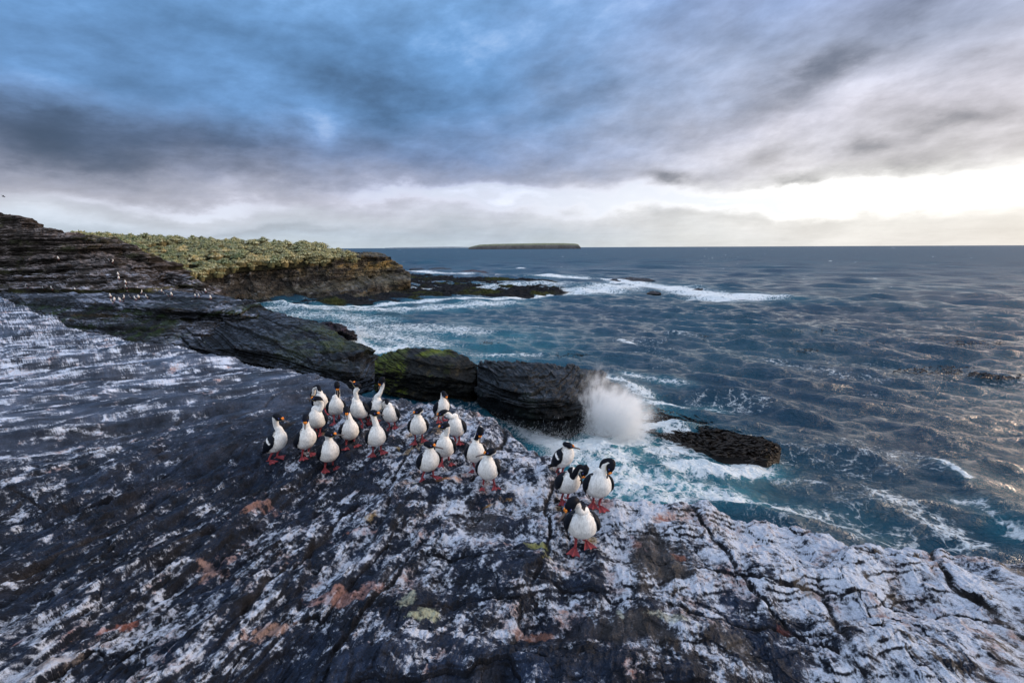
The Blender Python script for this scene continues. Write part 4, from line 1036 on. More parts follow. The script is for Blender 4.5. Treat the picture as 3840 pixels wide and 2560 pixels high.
def build_spray():
    r = np.random.RandomState(12)
    c = at_z(2215., 1660., 0.0)      # root of the plume on the rock
    n = 30000
    # ballistic burst: launch direction fans up and to the right
    fan = r.normal(size=n)*.42+.42; el = r.uniform(.25, 1.45, n); sp = 8.2*r.rand(n)**.45*(1-.15*np.abs(fan)); t = r.uniform(.08, .75, n)
    dx = np.cos(el)*np.cos(fan*.9)*sp*.8; dy = np.cos(el)*np.sin(fan)*sp*.45; dz = np.sin(el)*sp
    root = c+np.stack([r.uniform(-.7, 1.7, n), r.uniform(-.3, .8, n), r.uniform(0, .3, n)], -1)
    p = root+np.stack([dx*t, dy*t, dz*t-4.9*t*t], -1)
    v = np.stack([dx, dy, dz-9.8*t], -1)
    k = p[:, 2] > 0
    s = np.stack([r.uniform(.0025, .0075, n), r.uniform(.01, .08, n)*r.rand(n)], -1)
    g1 = (p[k], v[k], s[k])
    # curtain of runoff below the outcrop's brow
    n = 2600; px = 2005+185*np.floor(r.rand(n)*26)/26+r.normal(size=n)*3; py = 1690-np.abs(r.normal(size=n))*38; q = at_d(px, py, 23.6+r.uniform(-.3, .3, n)); v = np.stack([r.normal(size=n)*.25-.2, r.normal(size=n)*.1, -np.ones(n)], -1)
    g2 = (q, v, np.stack([r.uniform(.0015, .004, n), r.uniform(.02, .12, n)], -1))
    # surge in the gully
    n = 9000; u = r.rand(n); px = 1900+u*210+r.normal(size=n)*26; py = 1545+u*150+r.normal(size=n)*17; q = at_z(px, py, np.abs(r.normal(size=n))*.30+.05); v = np.stack([r.normal(size=n)+.8, r.normal(size=n)*.5, r.uniform(0, 1.5, n)], -1)
    g3 = (q, v, np.stack([r.uniform(.002, .008, n), r.uniform(.01, .08, n)], -1))
    drops('sea_spray', [g1, g2, g3], 'white spray bursting off the black outcrop', 1)
    n = 1500; c = at_z(1345., 1272., 0); d = np.abs(r.normal(size=(n, 3)))*[.9, .4, .8]; d[:, 0] *= r.choice([-.3, 1], n)
    drops('sea_spray', [(c+d, d+.1, np.stack([r.uniform(.005, .02, n), r.uniform(.02, .1, n)], -1))], 'small puff of spray beside the knobbly rock in the cove', 2)
    # soft mist around it
    cc = at_z(2278., 1630., 0.0)+A([0, 0, 1.85])
    u = np.linspace(0, np.pi, 24)[:, None]; w = np.linspace(0, 2*np.pi, 32, endpoint=False)[None]
    R3 = A([3.3, 1.9, 3.1])
    P = np.stack([np.sin(u)*np.cos(w)*R3[0], np.sin(u)*np.sin(w)*R3[1], np.cos(u)*R3[2]+0*w], -1)
    m = bpy.data.materials.new('spray_mist'); m.use_nodes = True; S.nt = m.node_tree; S.nt.nodes.clear()
    out = node('ShaderNodeOutputMaterial'); pv = node('ShaderNodeVolumePrincipled')
    pv.inputs['Color'].default_value = (.995, .998, 1, 1); pv.inputs['Anisotropy'].default_value = .0
    co = objco()
    nv = vmath('SCALE', vmath('SUBTRACT', noise(co, .8, 7, .68, color=True), (.5, .5, .5)), scale=3.1)
    w_ = vmath('ADD', co, nv)
    lx, ly, lz = sep(w_); lx0, ly0, lz0 = sep(co)
    # main burst to the right, thinner fan thrown up and left over the rock
    e1 = (lx-.55+lz*.18)/2.45; e2 = ly/1.4; e3 = (lz+.50)/2.15
    rad = S.m('SQRT', e1*e1+e2*e2+e3*e3)
    f1 = (lx+.75-lz*.15)/1.7; f2 = (ly-.2)/1.2; f3 = (lz-.30)/2.5
    rad2 = S.m('SQRT', f1*f1+f2*f2+f3*f3)
    lim = S.m('SQRT', (lx0/R3[0])*(lx0/R3[0])+(ly0/R3[1])*(ly0/R3[1])+(lz0/R3[2])*(lz0/R3[2]))
    qx = lx0+.9; qz = lz0+2.2; an = S.m('ARCTAN2', qz, qx); rr_ = S.m('SQRT', qx*qx+qz*qz)
    st_ = noise(comb(an*6.0, rr_*.8, ly0*1.6), 1.6, 6, .65)
    body = step(rad, 1.15, .20); fan = step(rad2, 1.10, .25)
    dn = (body*body*4.0*step(st_, .30, .62, .12, 1.0)+fan*fan*2.6*step(st_, .46, .70))*step(lim, 1.0, .75)
    put(pv.inputs['Density'], dn)
    S.nt.links.new(pv.outputs[0], out.inputs['Volume'])
    me = mesh('spray_mist', P, gridF(24, 32, wrap=True, flip=True), m)
    o = obj('spray_mist', me, kind='stuff', label='soft white mist of the breaking wave', cat='spray'); o.location = cc
build_spray()

# ------------------------------------------------------------------ birds
def plumage_mat():
    m, b, _ = mat_new('plumage'); co = objco(); c = attr('Col')
    n = noise(vmath('MULTIPLY', co, (1, 1, .45)), 60, 5, .65)
    f = step(n, .3, .7, .78, 1.10)*step(noise(vmath('MULTIPLY', co, (1, 1, .5)), 14, 4, .6), .3, .7, .88, 1.06)
    put(b.inputs['Base Color'], mixc(1.0, c, comb(f, f, f), 'MULTIPLY'))
    b.inputs['Roughness'].default_value = .55; b.inputs['Specular IOR Level'].default_value = .10
    b.inputs['Sheen Weight'].default_value = .0
    put(b.inputs['Normal'], bump(n, .55, .006)); return m
def flat_mat(name, col, rough=.4, spec=.5, var=.25):
    m, b, _ = mat_new(name); co = objco(); n = noise(co, 80, 4, .6)
    f = step(n, .3, .7, 1-var, 1+var)
    put(b.inputs['Base Color'], mixc(1.0, col, comb(f, f, f), 'MULTIPLY'))
    b.inputs['Roughness'].default_value = rough; b.inputs['Specular IOR Level'].default_value = spec; return m
PLUM = plumage_mat(); BILL = flat_mat('bill_horn', (.105, .080, .070), .4); KNOB = flat_mat('orange_knob', (.82, .24, .015), .5, var=.15)
EYE = flat_mat('eye_blue', (.012, .03, .18), .15); PUP = flat_mat('eye_black', (.004, .004, .005), .1)
WHITE = A([.86, .85, .83]); BLACK = A([.0050, .0070, .0125]); PINK = A([.34, .072, .085])

def catmull(P, n):
    P = np.asarray(P, float); Q = np.concatenate([[2*P[0]-P[1]], P, [2*P[-1]-P[-2]]])
    t = np.linspace(0, len(P)-1-1e-6, n); i = t.astype(int); f = (t-i)[:, None]
    a, b, c, d = Q[i], Q[i+1], Q[i+2], Q[i+3]
    return .5*((2*b)+(-a+c)*f+(2*a-5*b+4*c-d)*f*f+(-a+3*b-3*c+d)*f**3), t
def unit(v): return v/np.maximum(np.linalg.norm(v, axis=-1, keepdims=True), 1e-9)
def sphere(c, r, nu=12, nv=8, sc=(1, 1, 1)):
    u = np.linspace(0, np.pi, nv)[:, None]; w = np.linspace(0, 2*np.pi, nu, endpoint=False)[None]
    P = np.stack([np.sin(u)*np.cos(w)*sc[0], np.sin(u)*np.sin(w)*sc[1], np.cos(u)*sc[2]+0*w], -1)*r+c
    return P.reshape(-1, 3), gridF(nv, nu, wrap=True, flip=True)
def tube(P, rad, k=8, flat=None):
    """rings along P, rad (n,) radii, optional (lateral vector, lateral radii)"""
    T = unit(np.gradient(P, axis=0)); up = A([0, 0, 1.0]) if abs(T[0][2]) < .9 else A([1.0, 0, 0])
    a = unit(np.cross(T, up)); b = np.cross(a, T); w = np.linspace(0, 2*np.pi, k, endpoint=False)[None, :, None]
    V = P[:, None]+rad[:, None, None]*(np.cos(w)*a[:, None]+np.sin(w)*b[:, None])
    return V.reshape(-1, 3), gridF(len(P), k, wrap=True, flip=True)
class Acc:
    def __init__(s): s.V = []; s.F = []; s.C = []; s.n = 0
    def add(s, V, F, c):
        V = np.asarray(V).reshape(-1, 3); s.V.append(V); s.F.append(np.asarray(F)+s.n); s.n += len(V)
        c = np.asarray(c, float); s.C.append(np.broadcast_to(c, (len(V), 3)) if c.ndim == 1 else c)
    def mesh(s, name, mat, smooth=True): return mesh(name, np.concatenate(s.V), np.concatenate(s.F), mat, np.concatenate(s.C), smooth)

TORSO = A([(-.285, .035, .030, .006), (-.225, .075, .042, .010), (-.165, .120, .055, .030), (-.115, .165, .088, .070), (-.055, .220, .124, .104),
           (-.005, .280, .131, .116), (.030, .340, .116, .106), (.045, .392, .088, .084), (.045, .435, .058, .060), (.040, .475, .043, .046)])
def foot(acc, p, hip, fw, lat, s, shade, r):
    """leg from hip to ankle and a webbed foot of three long toes plus a hind toe"""
    ank = p+A([0, 0, .022*s])-fw*.03*s
    P, _ = catmull([hip, hip*.5+ank*.5+fw*-.012*s, ank+A([0, 0, .015*s]), ank], 9)
    V, F = tube(P, np.interp(np.linspace(0, 1, 9), [0, .25, .8, 1], [.030, .014, .0115, .016])*s, 8); acc.add(V, F, PINK*shade*1.05)
    L = .118*s; tips = [fw*L*.95+lat*-.062*s, fw*L*1.08, fw*L*.92+lat*.066*s]; tips = [ank*A([1, 1, 0])+t for t in tips]
    z0 = p[2]
    # web: fan with ridged toes, closed underside
    nu, nv = 21, 9; U = np.linspace(0, 2, nu); W = np.zeros((nv, nu, 3)); base = A([ank[0], ank[1], 0])-fw*.008*s
    for j, u in enumerate(U):
        i = min(int(u), 1); f = u-i; tip = tips[i]*(1-f)+tips[i+1]*f
        sc = 1-.15*math.sin(math.pi*f)
        e = base+(tip-base)*sc
        ridge = math.exp(-(min(f, 1-f)/.13)**2)
        for k in range(nv):
            t = k/(nv-1); q = base+(e-base)*t
            h = .018*(1-t)**1.3+.004+.008*ridge*(1-.5*t)+.004*math.sin(t*3.0)
            W[k, j] = (q[0], q[1], z0+h*s)
    Bt = W.copy(); Bt[..., 2] = z0-.004
    Vv = np.concatenate([W.reshape(-1, 3), Bt.reshape(-1, 3)]); Fq = gridF(nv, nu).tolist(); n = nv*nu
    Fq += [[a+n for a in q[::-1]] for q in gridF(nv, nu).tolist()]
    ring = [(0, j) for j in range(nu)]+[(k, nu-1) for k in range(1, nv)]+[(nv-1, j) for j in range(nu-2, -1, -1)]+[(k, 0) for k in range(nv-2, 0, -1)]
    ids = [a*nu+b for a, b in ring]
    for a, b in zip(ids, ids[1:]+ids[:1]): Fq.append([b, a, a+n, b+n])
    rid = np.exp(-(np.minimum(U % 1, 1-(U % 1))/.16)**2)[None]+0*W[..., 0]
    cw = mixn(np.zeros(W.shape)+PINK*.72*shade, PINK*1.1*shade, rid)
    acc.add(Vv, Fq, np.concatenate([cw.reshape(-1, 3), cw.reshape(-1, 3)*.6]))
    bt = base-fw*.03*s+lat*-.02*s; P = A([[base[0], base[1], z0+.014*s], [bt[0], bt[1], z0+.006*s]])
    V, F = tube(P, A([.010, .005])*s, 6); acc.add(V, F, PINK*shade)

def bird(fl, fr, yaw, head, tip, mids=(), ho=.04, bo=.05, s=1.0, lean=0.0, dash=False, label='', grp='shags', tz=0.0, bulk=1.07, arch=False, crown=False, sway=0.0):
    r = np.random.RandomState(int(head[0])*7+int(head[1]))
    pl = ledge_hit(*fl); pr = ledge_hit(*fr); F0 = (pl+pr)/2
    t = unit(A([-F0[0], -F0[1], 0.0])); rt = A([-t[1], t[0], 0.0])
    fw = unit(math.cos(R(yaw))*t+math.sin(R(yaw))*rt); up = A([0, 0, 1.0]); lat = np.cross(up, fw)   # bird's left
    def loc(f, u, l=0.0):
        fa = f*math.cos(lean)+(u-.15)*math.sin(lean); ua = .15+(u-.15)*math.cos(lean)-f*math.sin(lean)
        return F0+fw*(fa+.02)*s+up*(ua+tz)*s+lat*l*s+rt*sway*max(0.0, u)/.45
    O = F0.copy()
    acc = Acc()
    tp = [loc(a, b) for a, b, _, _ in TORSO]; rw = list(TORSO[:, 2]*s*bulk); rd = list(TORSO[:, 3]*s*bulk)
    nb = tp[-1]; yh = nb[1]
    pxm = lambda q, off: at_d(q[0], q[1], yh-off)
    H = pxm(head, ho*s); B = pxm(tip, (ho+bo)*s); bd = unit(B-H)
    bl = float(np.clip(np.linalg.norm(B-H), .10*s, .165*s))
    nk = []
    hb = H-bd*.052*s
    if mids:
        for k, q in enumerate(mids):
            nk.append(pxm(q, (q[2] if len(q) > 2 else ho*.5)*s))
    else:
        m1 = nb*.5+hb*.5-fw*.012*s; nk.append(m1)
    pts = tp+nk+[hb, H, H+bd*.048*s]
    kn = len(nk)
    rw += [.037*s]*kn+[.040*s, .047*s, .025*s]; rd += [.038*s]*kn+[.041*s, .047*s, .025*s]
    n = 100; Pc, tt = catmull(pts, n)
    W = np.interp(tt, range(len(pts)), rw); Dd = np.interp(tt, range(len(pts)), rd)
    for _ in range(2): W[1:-1] = (W[:-2]+2*W[1:-1]+W[2:])/4; Dd[1:-1] = (Dd[:-2]+2*Dd[1:-1]+Dd[2:])/4
    T = unit(np.gradient(Pc, axis=0)); D = np.zeros((n, 3)); nT = len(TORSO)-1
    d = unit(up*T[0].dot(fw)-fw*T[0][2])
    for i in range(n):
        d = unit(d-T[i]*d.dot(T[i])); D[i] = d
    hu = up-bd*bd.dot(up)
    if np.linalg.norm(hu) > .45:
        hu = unit(hu)
        for i in range(n):
            k = float(sm(np.array(tt[i]), nT, nT+kn+1))
            if arch or crown: break
            e = D[i]*(1-k)+hu*k; e = e-T[i]*e.dot(T[i]); D[i] = unit(e)
    if arch or crown:
        ce = nb*.5+H*.5-up*.03*s
        for i in range(n):
            k = float(sm(np.array(tt[i]), nT-.3, nT+kn*.6+.3)); o_ = Pc[i]-ce if arch else unit(t+up*.25)
            e = unit(o_-T[i]*T[i].dot(o_)); e = D[i]*(1-k)+e*k; D[i] = unit(e-T[i]*T[i].dot(e))
    L = unit(np.cross(D, T))
    K = 40; ph = np.linspace(0, 2*np.pi, K, endpoint=False)
    cph, sph = np.cos(ph)[None, :, None], np.sin(ph)[None, :, None]
    fl_ = 1+.032*fbm(np.arange(n)[:, None]*.22+0*ph[None], 6*np.cos(ph)[None]+np.sin(ph)[None]*3, 3, int(head[0]))*(tt[:, None] < nT)
    V = Pc[:, None]+(cph*D[:, None]*Dd[:, None, None]+sph*L[:, None]*W[:, None, None])*fl_[..., None]
    # flatten crown a little
    ang = np.abs(((ph+np.pi) % (2*np.pi))-np.pi)*180/np.pi; ang = ang[None]+0*tt[:, None]; th = tt[:, None]+0*ang
    jag = 9*fbm(th*9, ang*.12, 3, 7)+5*pn(th*14, ang*.3, 3)
    lim = np.interp(tt, [0, 2.2, 3.2, 6.3, 7.4, 8.3, 9, nT+kn*.5, nT+kn+.3, nT+kn+1.0, nT+kn+1.6, nT+kn+3], [180, 180, 62, 62, 80, 72, 56, (78 if arch else 50), (88 if arch else 72), 112, 118, 125])[:, None]
    blk = ang+jag*(th < nT+kn) < lim
    # black thigh patch behind the leg
    col = np.where(blk[..., None], BLACK, WHITE)
    soil = np.clip(.25+1.0*fbm(th*1.1, ang*.02+head[0], 4, 9), 0, .6)*sm(th, 7.5, 3.5)*(~blk); col = col*(1-soil[..., None]*A([.10, .16, .26]))
    gl = (th > nT+kn+1.7) & (~blk); col = np.where(gl[..., None], A([.50, .42, .26]), col)
    tail = th < 2.0; col = np.where(tail[..., None], BLACK*1.2, col)
    acc.add(V, gridF(n, K, wrap=True, flip=True), col.reshape(-1, 3))
    c = V[-1].mean(0)+bd*.006*s; o = acc.n
    acc.add(np.concatenate([V[-1], [c]]), [[i, (i+1) % K, K, K] for i in range(0)] or [[0, 1, 2, 3]], BLACK)
    # feather tufts along the white shoulder edge
    tv = []; tf = []; tc = []
    for i in range(170):
        ti = r.uniform(4.2, nT-.3); k = int(ti/(len(pts)-1)*(n-1)); sd = r.choice([-1, 1]); a_ = math.radians(float(lim[k, 0])+r.uniform(-9, 10))
        q = Pc[k]+(math.cos(a_)*D[k]*Dd[k]+sd*math.sin(a_)*L[k]*W[k]); nn_ = unit(q-Pc[k]); w_ = .007*s
        e = q+nn_*.010*s*r.uniform(.6, 1.3)+D[k]*.014*s-T[k]*.012*s*r.uniform(0, 1); sdv = T[k]*w_
        tf.append([len(tv), len(tv)+1, len(tv)+2, len(tv)+3]); tv += [q-sdv-nn_*.004, q+sdv-nn_*.004, e+sdv*.3, e-sdv*.3]; tc += [WHITE if r.rand() < .8 else BLACK]*4
    acc.add(A(tv), tf, A(tc))
    # legs
    shade = r.uniform(.75, 1.1)
    for p, sd in ((pl, -1), (pr, 1)):
        # which side of the bird is this foot
        side = 1 if (p-F0).dot(lat) > 0 else -1
        ft = unit(fw+lat*side*.30); hip = loc(.0, .165)+lat*side*.048*s+fw*.0
        hip = hip*.72+A([p[0], p[1], hip[2]])*.28
        foot(acc, p-ft*.035*s, hip, ft, unit(np.cross(up, ft)), s, shade, r)
    V0 = [v-O for v in acc.V]; acc.V = V0
    root = obj('cormorant', None, label=label, cat='bird', group=grp); root.location = Vector(O)
    body = obj('body', acc.mesh('body', PLUM), root)
    # folded wings
    for sd in (-1, 1):
        wa = Acc(); nr, nc = 46, 15; tr = np.linspace(7.55, .35, nr)
        f_ = np.linspace(0, 1, nr)
        i_ = np.interp(tr, tt, np.arange(n)); ii = i_.astype(int)
        C0, D0, L0, W0, DD = Pc[ii], D[ii], L[ii], W[ii], Dd[ii]
        lo = np.interp(f_, [0, .2, .6, 1], [20, 12, 8, 2]); hi = np.interp(f_, [0, .08, .25, .55, .8, 1], [46, 92, 109, 112, 70, 14])
        hi = hi+2.5*np.sin(f_*26)*(f_ > .3)
        aa = np.radians(lo[:, None]+(hi-lo)[:, None]*np.linspace(0, 1, nc)[None])
        minW = np.maximum(W0, .034*s); minD = np.maximum(DD, .022*s)
        prof = np.sin(np.pi*np.linspace(.04, .96, nc))[None]**.5*np.interp(f_, [0, .08, .8, 1], [.2, 1, 1, .4])[:, None]
        out = 1.0+0*prof; thick = .016*s*prof
        dr = np.cos(aa)[..., None]*D0[:, None]*minD[:, None, None]+sd*np.sin(aa)[..., None]*L0[:, None]*minW[:, None, None]
        nrm = unit(dr); latf = (np.abs(np.sin(aa))**2)[..., None]; Vt = C0[:, None]+dr*(1+.11*latf)+nrm*thick[..., None]; Vb = C0[:, None]+dr*.93-nrm*.004*s
        VV = np.concatenate([Vt.reshape(-1, 3), Vb.reshape(-1, 3)])-O; g = gridF(nr, nc, flip=(sd < 0)); ng = nr*nc
        Fq = g.tolist()+[[a+ng for a in q[::-1]] for q in g.tolist()]
        ring = [(0, j) for j in range(nc)]+[(k, nc-1) for k in range(1, nr)]+[(nr-1, j) for j in range(nc-2, -1, -1)]+[(k, 0) for k in range(nr-2, 0, -1)]
        ids = [a*nc+b for a, b in ring]
        for a, b in zip(ids, ids[1:]+ids[:1]): Fq.append([b, a, a+ng, b+ng] if sd > 0 else [a, b, b+ng, a+ng])
        fc = fbm(f_[:, None]*14+0*aa, aa*7, 3, 5)[..., None]
        cc = BLACK*(1.1+.6*fc)+A([.006, .004, .003])*sm(f_, .4, .9)[:, None, None]
        if dash:
            dd_ = (np.abs(f_[:, None]-.24-.05*np.linspace(0, 1, nc)[None]) < .028) & (np.linspace(0, 1, nc)[None] > .35) & (np.linspace(0, 1, nc)[None] < .8)
            cc = np.where(dd_[..., None], WHITE, cc)
        wa.add(VV, Fq, np.concatenate([cc.reshape(-1, 3), cc.reshape(-1, 3)]))
        obj('wing', wa.mesh('wing', PLUM), root)
    # bill, knob, eyes
    hu_ = D[-1]; hl = L[-1]
    b0 = H+bd*.040*s-hu_*.006*s-O; be = H+bd*bl-hu_*.004*s-O
    Pb, _ = catmull([b0, b0*.6+be*.4, b0*.15+be*.85+hu_*.002*s, be-hu_*.004*s, be-hu_*.010*s+bd*.002*s], 14)
    V, F = tube(Pb, np.interp(np.linspace(0, 1, 14), [0, .3, .8, .95, 1], [.0165, .0105, .0075, .006, .002])*s, 10)
    ba = Acc(); ba.add(V, F, [.1, .1, .1]); obj('bill', ba.mesh('bill', BILL), root)
    ka = Acc()
    for sd in (-1, 1):
        V, F = sphere(H+bd*.046*s+hu_*.020*s+hl*sd*.011*s-O, .0118*s, 12, 8); ka.add(V, F, [1, 1, 1])
        V, F = sphere(H+bd*.060*s+hu_*.012*s+hl*sd*.010*s-O, .0085*s, 10, 7); ka.add(V, F, [1, 1, 1])
    obj('bill_knob', ka.mesh('bill_knob', KNOB), root)
    for sd in (-1, 1):
        e = H+bd*.018*s+hu_*.012*s+hl*sd*.0405*s-O
        V, F = sphere(e-hl*sd*.001*s, .0105*s); ea = Acc(); ea.add(V, F, [1, 1, 1]); eo = obj('eye', ea.mesh('eye', EYE), root)
        V, F = sphere(e+hl*sd*.006*s, .0065*s); pa = Acc(); pa.add(V, F, [1, 1, 1]); obj('pupil', pa.mesh('pupil', PUP), eo)
    return root

G1 = 'black and white cormorants gathered on the dark ledge'
bird((1020, 1734), (1058, 1716), 48, (1046, 1567), (1084, 1583), mids=[(1036, 1595, .0)], ho=.06, bo=.02, s=1.13, lean=.08, dash=True, label='cormorant farthest left on the ledge, body and bill turned to the right', grp=G1)
bird((1137, 1724), (1170, 1708), 22, (1146, 1574), (1143, 1607), ho=.06, bo=.09, s=1.12, label='cormorant facing the camera with bill down, second bird from the left on the ledge', grp=G1)
bird((1183, 1634), (1204, 1630), -8, (1183, 1495), (1152, 1493), mids=[(1200, 1535, .0), (1206, 1512, -.01)], ho=.05, bo=.02, s=1.10, label='cormorant with arched neck pointing its bill to the left above the bill-down bird', grp=G1)
bird((1190, 1561), (1226, 1553), 0, (1172, 1478), (1158, 1506), mids=[(1197, 1468, .02), (1193, 1450, -.03), (1179, 1455, -.08)], ho=-.13, bo=-.04, s=1.05, label='cormorant at the back left with its head tucked over its shoulder', arch=True, grp=G1)
bird((1251, 1592), (1277, 1574), 5, (1264, 1449), (1266, 1484), mids=[(1266, 1490, -.02), (1266, 1462, -.05)], ho=.03, bo=.05, s=1.08, label='long necked cormorant bowing its black head onto its own neck, back row', crown=True, grp=G1)
bird((1353, 1602), (1378, 1590), -14, (1335, 1442), (1312, 1426), mids=[(1337, 1492, .0), (1334, 1468, .02)], ho=.03, bo=.02, s=1.12, label='cormorant in the back row stretching its neck and raising its bill up to the left', grp=G1, sway=-.10)
bird((1388, 1590), (1412, 1580), 38, (1430, 1431), (1419, 1457), mids=[(1426, 1474, .0), (1436, 1448, -.02)], ho=.03, bo=.02, s=1.10, lean=.05, label='tall cormorant at the gully edge with head bowed to its left shoulder', arch=True, sway=.04, grp=G1)
bird((1219, 1768), (1259, 1756), 14, (1243, 1629), (1298, 1630), ho=.07, bo=.01, s=1.13, label='short necked cormorant in front of the left group with bill pointing right', grp=G1)
bird((1296, 1684), (1336, 1671), 8, (1299, 1543), (1302, 1570), ho=.06, bo=.09, s=1.12, label='cormorant in the middle of the left group looking straight at the camera with bill down', grp=G1)
bird((1396, 1709), (1436, 1698), 6, (1408, 1550), (1437, 1555), ho=.06, bo=.05, s=1.12, label='cormorant at the right front of the left group, bill pointing right', grp=G1)
bird((1454, 1610), (1482, 1605), -18, (1436, 1528), (1420, 1538), mids=[(1452, 1518, .02), (1449, 1502, -.02), (1440, 1508, -.07)], ho=-.12, bo=-.04, s=1.05, label='cormorant at the right of the left group with its head tucked back to the left', arch=True, grp=G1)
G2 = 'black and white cormorants in the middle of the ledge'
bird((1553, 1664), (1589, 1654), 0, (1565, 1543), (1538, 1556), ho=.07, bo=.06, s=1.08, label='cormorant standing alone facing the camera between the left and middle groups', grp=G2)
bird((1646, 1584), (1670, 1578), 30, (1668, 1482), (1681, 1504), ho=.06, bo=.06, s=1.04, label='rearmost cormorant of the middle group by the gully edge', grp=G2)
bird((1700, 1664), (1724, 1664), -14, (1655, 1550), (1619, 1567), mids=[(1693, 1562, .04), (1680, 1549, .04)], ho=.08, bo=.04, s=1.08, label='cormorant stooping with its neck stretched low to the left in the middle group', grp=G2)
bird((1652, 1746), (1688, 1742), -4, (1662, 1599), (1624, 1606), mids=[(1673, 1630, .0)], ho=.05, bo=.04, s=1.10, label='upright cormorant looking left right behind the front bird of the middle group', grp=G2)
bird((1585, 1805), (1636, 1794), 18, (1614, 1669), (1664, 1681), ho=.07, bo=.03, s=1.08, label='front left cormorant of the middle group with blue eye and bill to the right', grp=G2)
bird((1775, 1768), (1796, 1760), 4, (1801, 1621), (1799, 1660), ho=.06, bo=.03, s=1.04, label='cormorant bowing its bill onto its white breast, right side of the middle group', crown=True, grp=G2)
bird((1805, 1832), (1858, 1829), -6, (1834, 1696), (1782, 1711), ho=.07, bo=.03, s=1.06, label='cormorant with bill to the left standing above the orange stain', grp=G2)
G3 = 'black and white cormorants at the right above the water'
bird((2096, 1786), (2125, 1778), 55, (2135, 1671), (2175, 1682), ho=.05, bo=.01, s=1.05, dash=True, label='cormorant in profile looking right over the turquoise water, rearmost of the four at right', grp=G3)
bird((2110, 1888), (2142, 1880), 26, (2190, 1770), (2178, 1800), mids=[(2148, 1788, .04), (2172, 1754, .05), (2188, 1758, .05)], ho=.06, bo=.03, s=1.12, lean=.16, label='preening cormorant with its neck curled to the right, behind the foremost bird', arch=True, grp=G3)
bird((2223, 1901), (2258, 1912), 14, (2288, 1753), (2277, 1793), mids=[(2256, 1775, .0), (2264, 1738, .0), (2279, 1731, .0)], ho=.03, bo=.03, s=1.14, label='tall cormorant curling its neck to the right against the turquoise water', arch=True, grp=G3)
bird((2152, 2072), (2206, 2048), 6, (2138, 1896), (2094, 1955), mids=[(2174, 1912, .04), (2164, 1890, .05)], ho=.12, bo=.03, s=1.20, lean=.16, label='foremost and largest cormorant, head lowered to the left, preening', arch=True, grp=G3)

# distant colony: small birds in a few poses, one mesh each
def far_bird(seed, yaw, lean, neck):
    acc = Acc(); fw = A([math.sin(R(yaw)), -math.cos(R(yaw)), 0]); up = A([0, 0, 1.]); lat = np.cross(up, fw)
    pts = [fw*f+up*(u+.0) for f, u, _, _ in TORSO[[0, 2, 3, 5, 7, 9]]]; pts = [p*A([1, 1, 1])+fw*lean*p[2] for p in pts]
    nb = pts[-1]; pts += [nb+up*.06*neck+fw*.02, nb+up*.12*neck+fw*.07, nb+up*.115*neck+fw*.13]
    rw = [.03, .055, .085, .13, .098, .05, .04, .046, .02]
    P, tt = catmull(pts, 30); W = np.interp(tt, range(9), rw); T = unit(np.gradient(P, axis=0)); K = 14
    D = unit(up[None]*(T@fw)[:, None]-fw[None]*T[:, 2:3]); L = np.cross(D, T); ph = np.linspace(0, 2*np.pi, K, endpoint=False)
    V = P[:, None]+(np.cos(ph)[None, :, None]*D[:, None]*.85+np.sin(ph)[None, :, None]*L[:, None])*W[:, None, None]
    ang = np.abs(((ph+np.pi) % (2*np.pi))-np.pi)*180/np.pi
    lim = np.interp(tt, [0, 1.4, 2, 5, 6, 7, 8], [180, 180, 92, 70, 60, 125, 180])[:, None]
    acc.add(V, gridF(30, K, wrap=True, flip=True), np.where((ang[None] < lim)[..., None], BLACK, WHITE).reshape(-1, 3))
    for sd in (-1, 1):
        h = fw*.0+lat*.05*sd+up*.15; f = lat*.05*sd+up*.01
        V, F = tube(A([h, f, f+fw*.08]), A([.02, .014, .02]), 6); acc.add(V, F, PINK)
    V, F = tube(A([P[-1], P[-1]+fw*.07]), A([.014, .004]), 6); acc.add(V, F, A([.2, .12, .06]))
    return acc.mesh('cormorant', PLUM)
FARM = [far_bird(1, 0, 0, 1), far_bird(2, 50, .1, .8), far_bird(3, -50, .1, 1.0), far_bird(4, 150, 0, .9), far_bird(5, -75, .35, .6)]
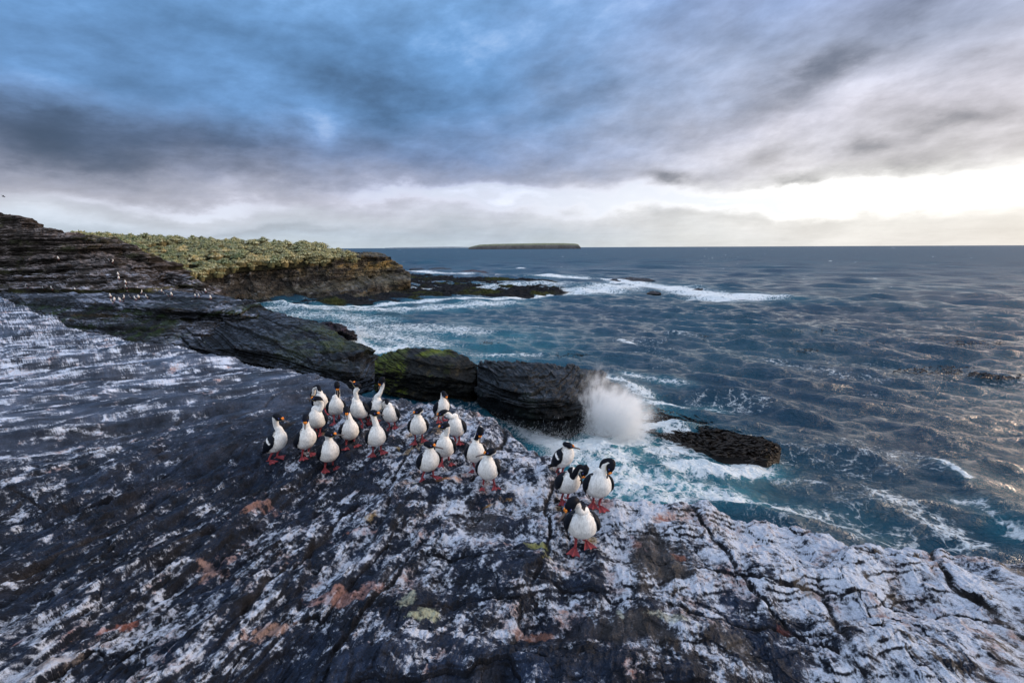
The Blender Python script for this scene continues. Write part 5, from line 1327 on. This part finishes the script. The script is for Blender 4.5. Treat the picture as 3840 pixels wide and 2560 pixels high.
FARB = [(415, 1117, 0, 'leftmost of the clustered far cormorants on the terrace'), (429, 1131, 1, 'second from left in the far cluster, in front of the leftmost bird'), (424, 1139, 2, 'nearest and lowest bird of the far cluster'),
    (450, 1132, 0, 'far cluster bird with a dark head and round white belly in the middle'), (464, 1122, 3, 'far cluster bird standing behind the leaning one'), (462, 1132, 4, 'far cluster bird leaning forward to the right'),
    (492, 1118, 4, 'plump far cormorant just right of the cluster'), (510, 1126, 2, 'left bird of the pair right of the far cluster'), (520, 1121, 1, 'right bird of the pair right of the far cluster'),
    (553, 1120, 2, 'far cormorant with dark wing standing alone on the pale slab'), (632, 1110, 4, 'small crouched bird left of a plump one on the far slab'), (644, 1111, 0, 'plump white bird midway along the far slab'),
    (606, 1095, 1, 'far bird on the brown rock left above the midway pair'), (618, 1101, 4, 'tiny crouched bird just below the one on the brown rock'), (732, 1113, 1, 'left one of two far birds under the rounded brown rock'), (746, 1114, 0, 'right one of two far birds under the rounded brown rock'),
    (771, 1096, 0, 'far bird perched against the black cliff shadow'), (790, 1123, 0, 'rightmost far bird on the end of the terrace'), (476, 1082, 2, 'far bird above the cluster on the stepped rock'), (480, 1095, 3, 'dark backed far bird right above the cluster'),
    (514, 1089, 3, 'dark far bird with a thin white front, right above the cluster'), (531, 1102, 3, 'dark far bird beside a ledge above the pale slab'), (472, 1065, 0, 'far bird standing higher on the stepped rock'),
    (444, 1035, 0, 'upper one of two far birds one above the other'), (446, 1049, 1, 'lower one of two far birds one above the other'), (104, 1080, 4, 'leftmost bird on the blue grey shelf'), (168, 1086, 4, 'hunched bird on the blue grey shelf'), (198, 1087, 2, 'leaning bird right of the hunched one on the blue grey shelf'),
    (282, 1091, 0, 'tiny bird at the dark foot of the shelf wall'), (423, 986, 3, 'dark far bird high on the rounded hill ledge'), (413, 980, 4, 'pale far bird next to the dark one high on the hill ledge'), (220, 975, 0, 'small white bird on the shadowed hill ledge')]
for (px, py, k, lab) in FARB:
    p = cast(px, py, ['terrace', 'hill'])
    if p is None: print('miss', px, py); continue
    o = obj('cormorant', FARM[k], label=lab, cat='bird', group='far cormorants on the rocks across the gully')
    s = 1.0 if k != 4 else .85
    if px in (606, 618, 632, 282, 732, 746): s *= .75
    o.location = p; o.scale = (s, s, s); o.rotation_euler = (0, 0, R((px*37) % 40-20))
def gull():
    acc = Acc()
    V, F = tube(A([[-.25, 0, 0], [-.1, 0, .01], [.1, 0, .02], [.24, 0, .02], [.32, 0, .015]]), A([.02, .07, .08, .05, .01]), 10); acc.add(V, F, A([.03, .03, .035]))
    for sd in (-1, 1):
        P = A([[0, .05*sd, .03], [.06, .35*sd, .16], [-.02, .70*sd, .12], [-.14, .95*sd, .04]]); c = A([.20, .18, .12, .02])
        Q, t = catmull(P, 12); cw = np.interp(t, range(4), c); a = Q+A([1, 0, 0])*cw[:, None]*.5; b = Q-A([1, 0, 0])*cw[:, None]*.5
        up = A([0, 0, .008]); V = np.stack([a+up, b+up, b-up, a-up], 1); acc.add(V, gridF(12, 4, wrap=True, flip=sd > 0), A([.03, .03, .035]))
    return acc.mesh('flying_bird', PLUM)
g = obj('flying_bird', gull(), label='small dark bird in flight at the left edge of the sky', cat='bird')
g.location = Vector(at_d(12., 737., 52.)); g.rotation_euler = (R(22), R(12), R(70)); g.scale = (.55, .40, .55)
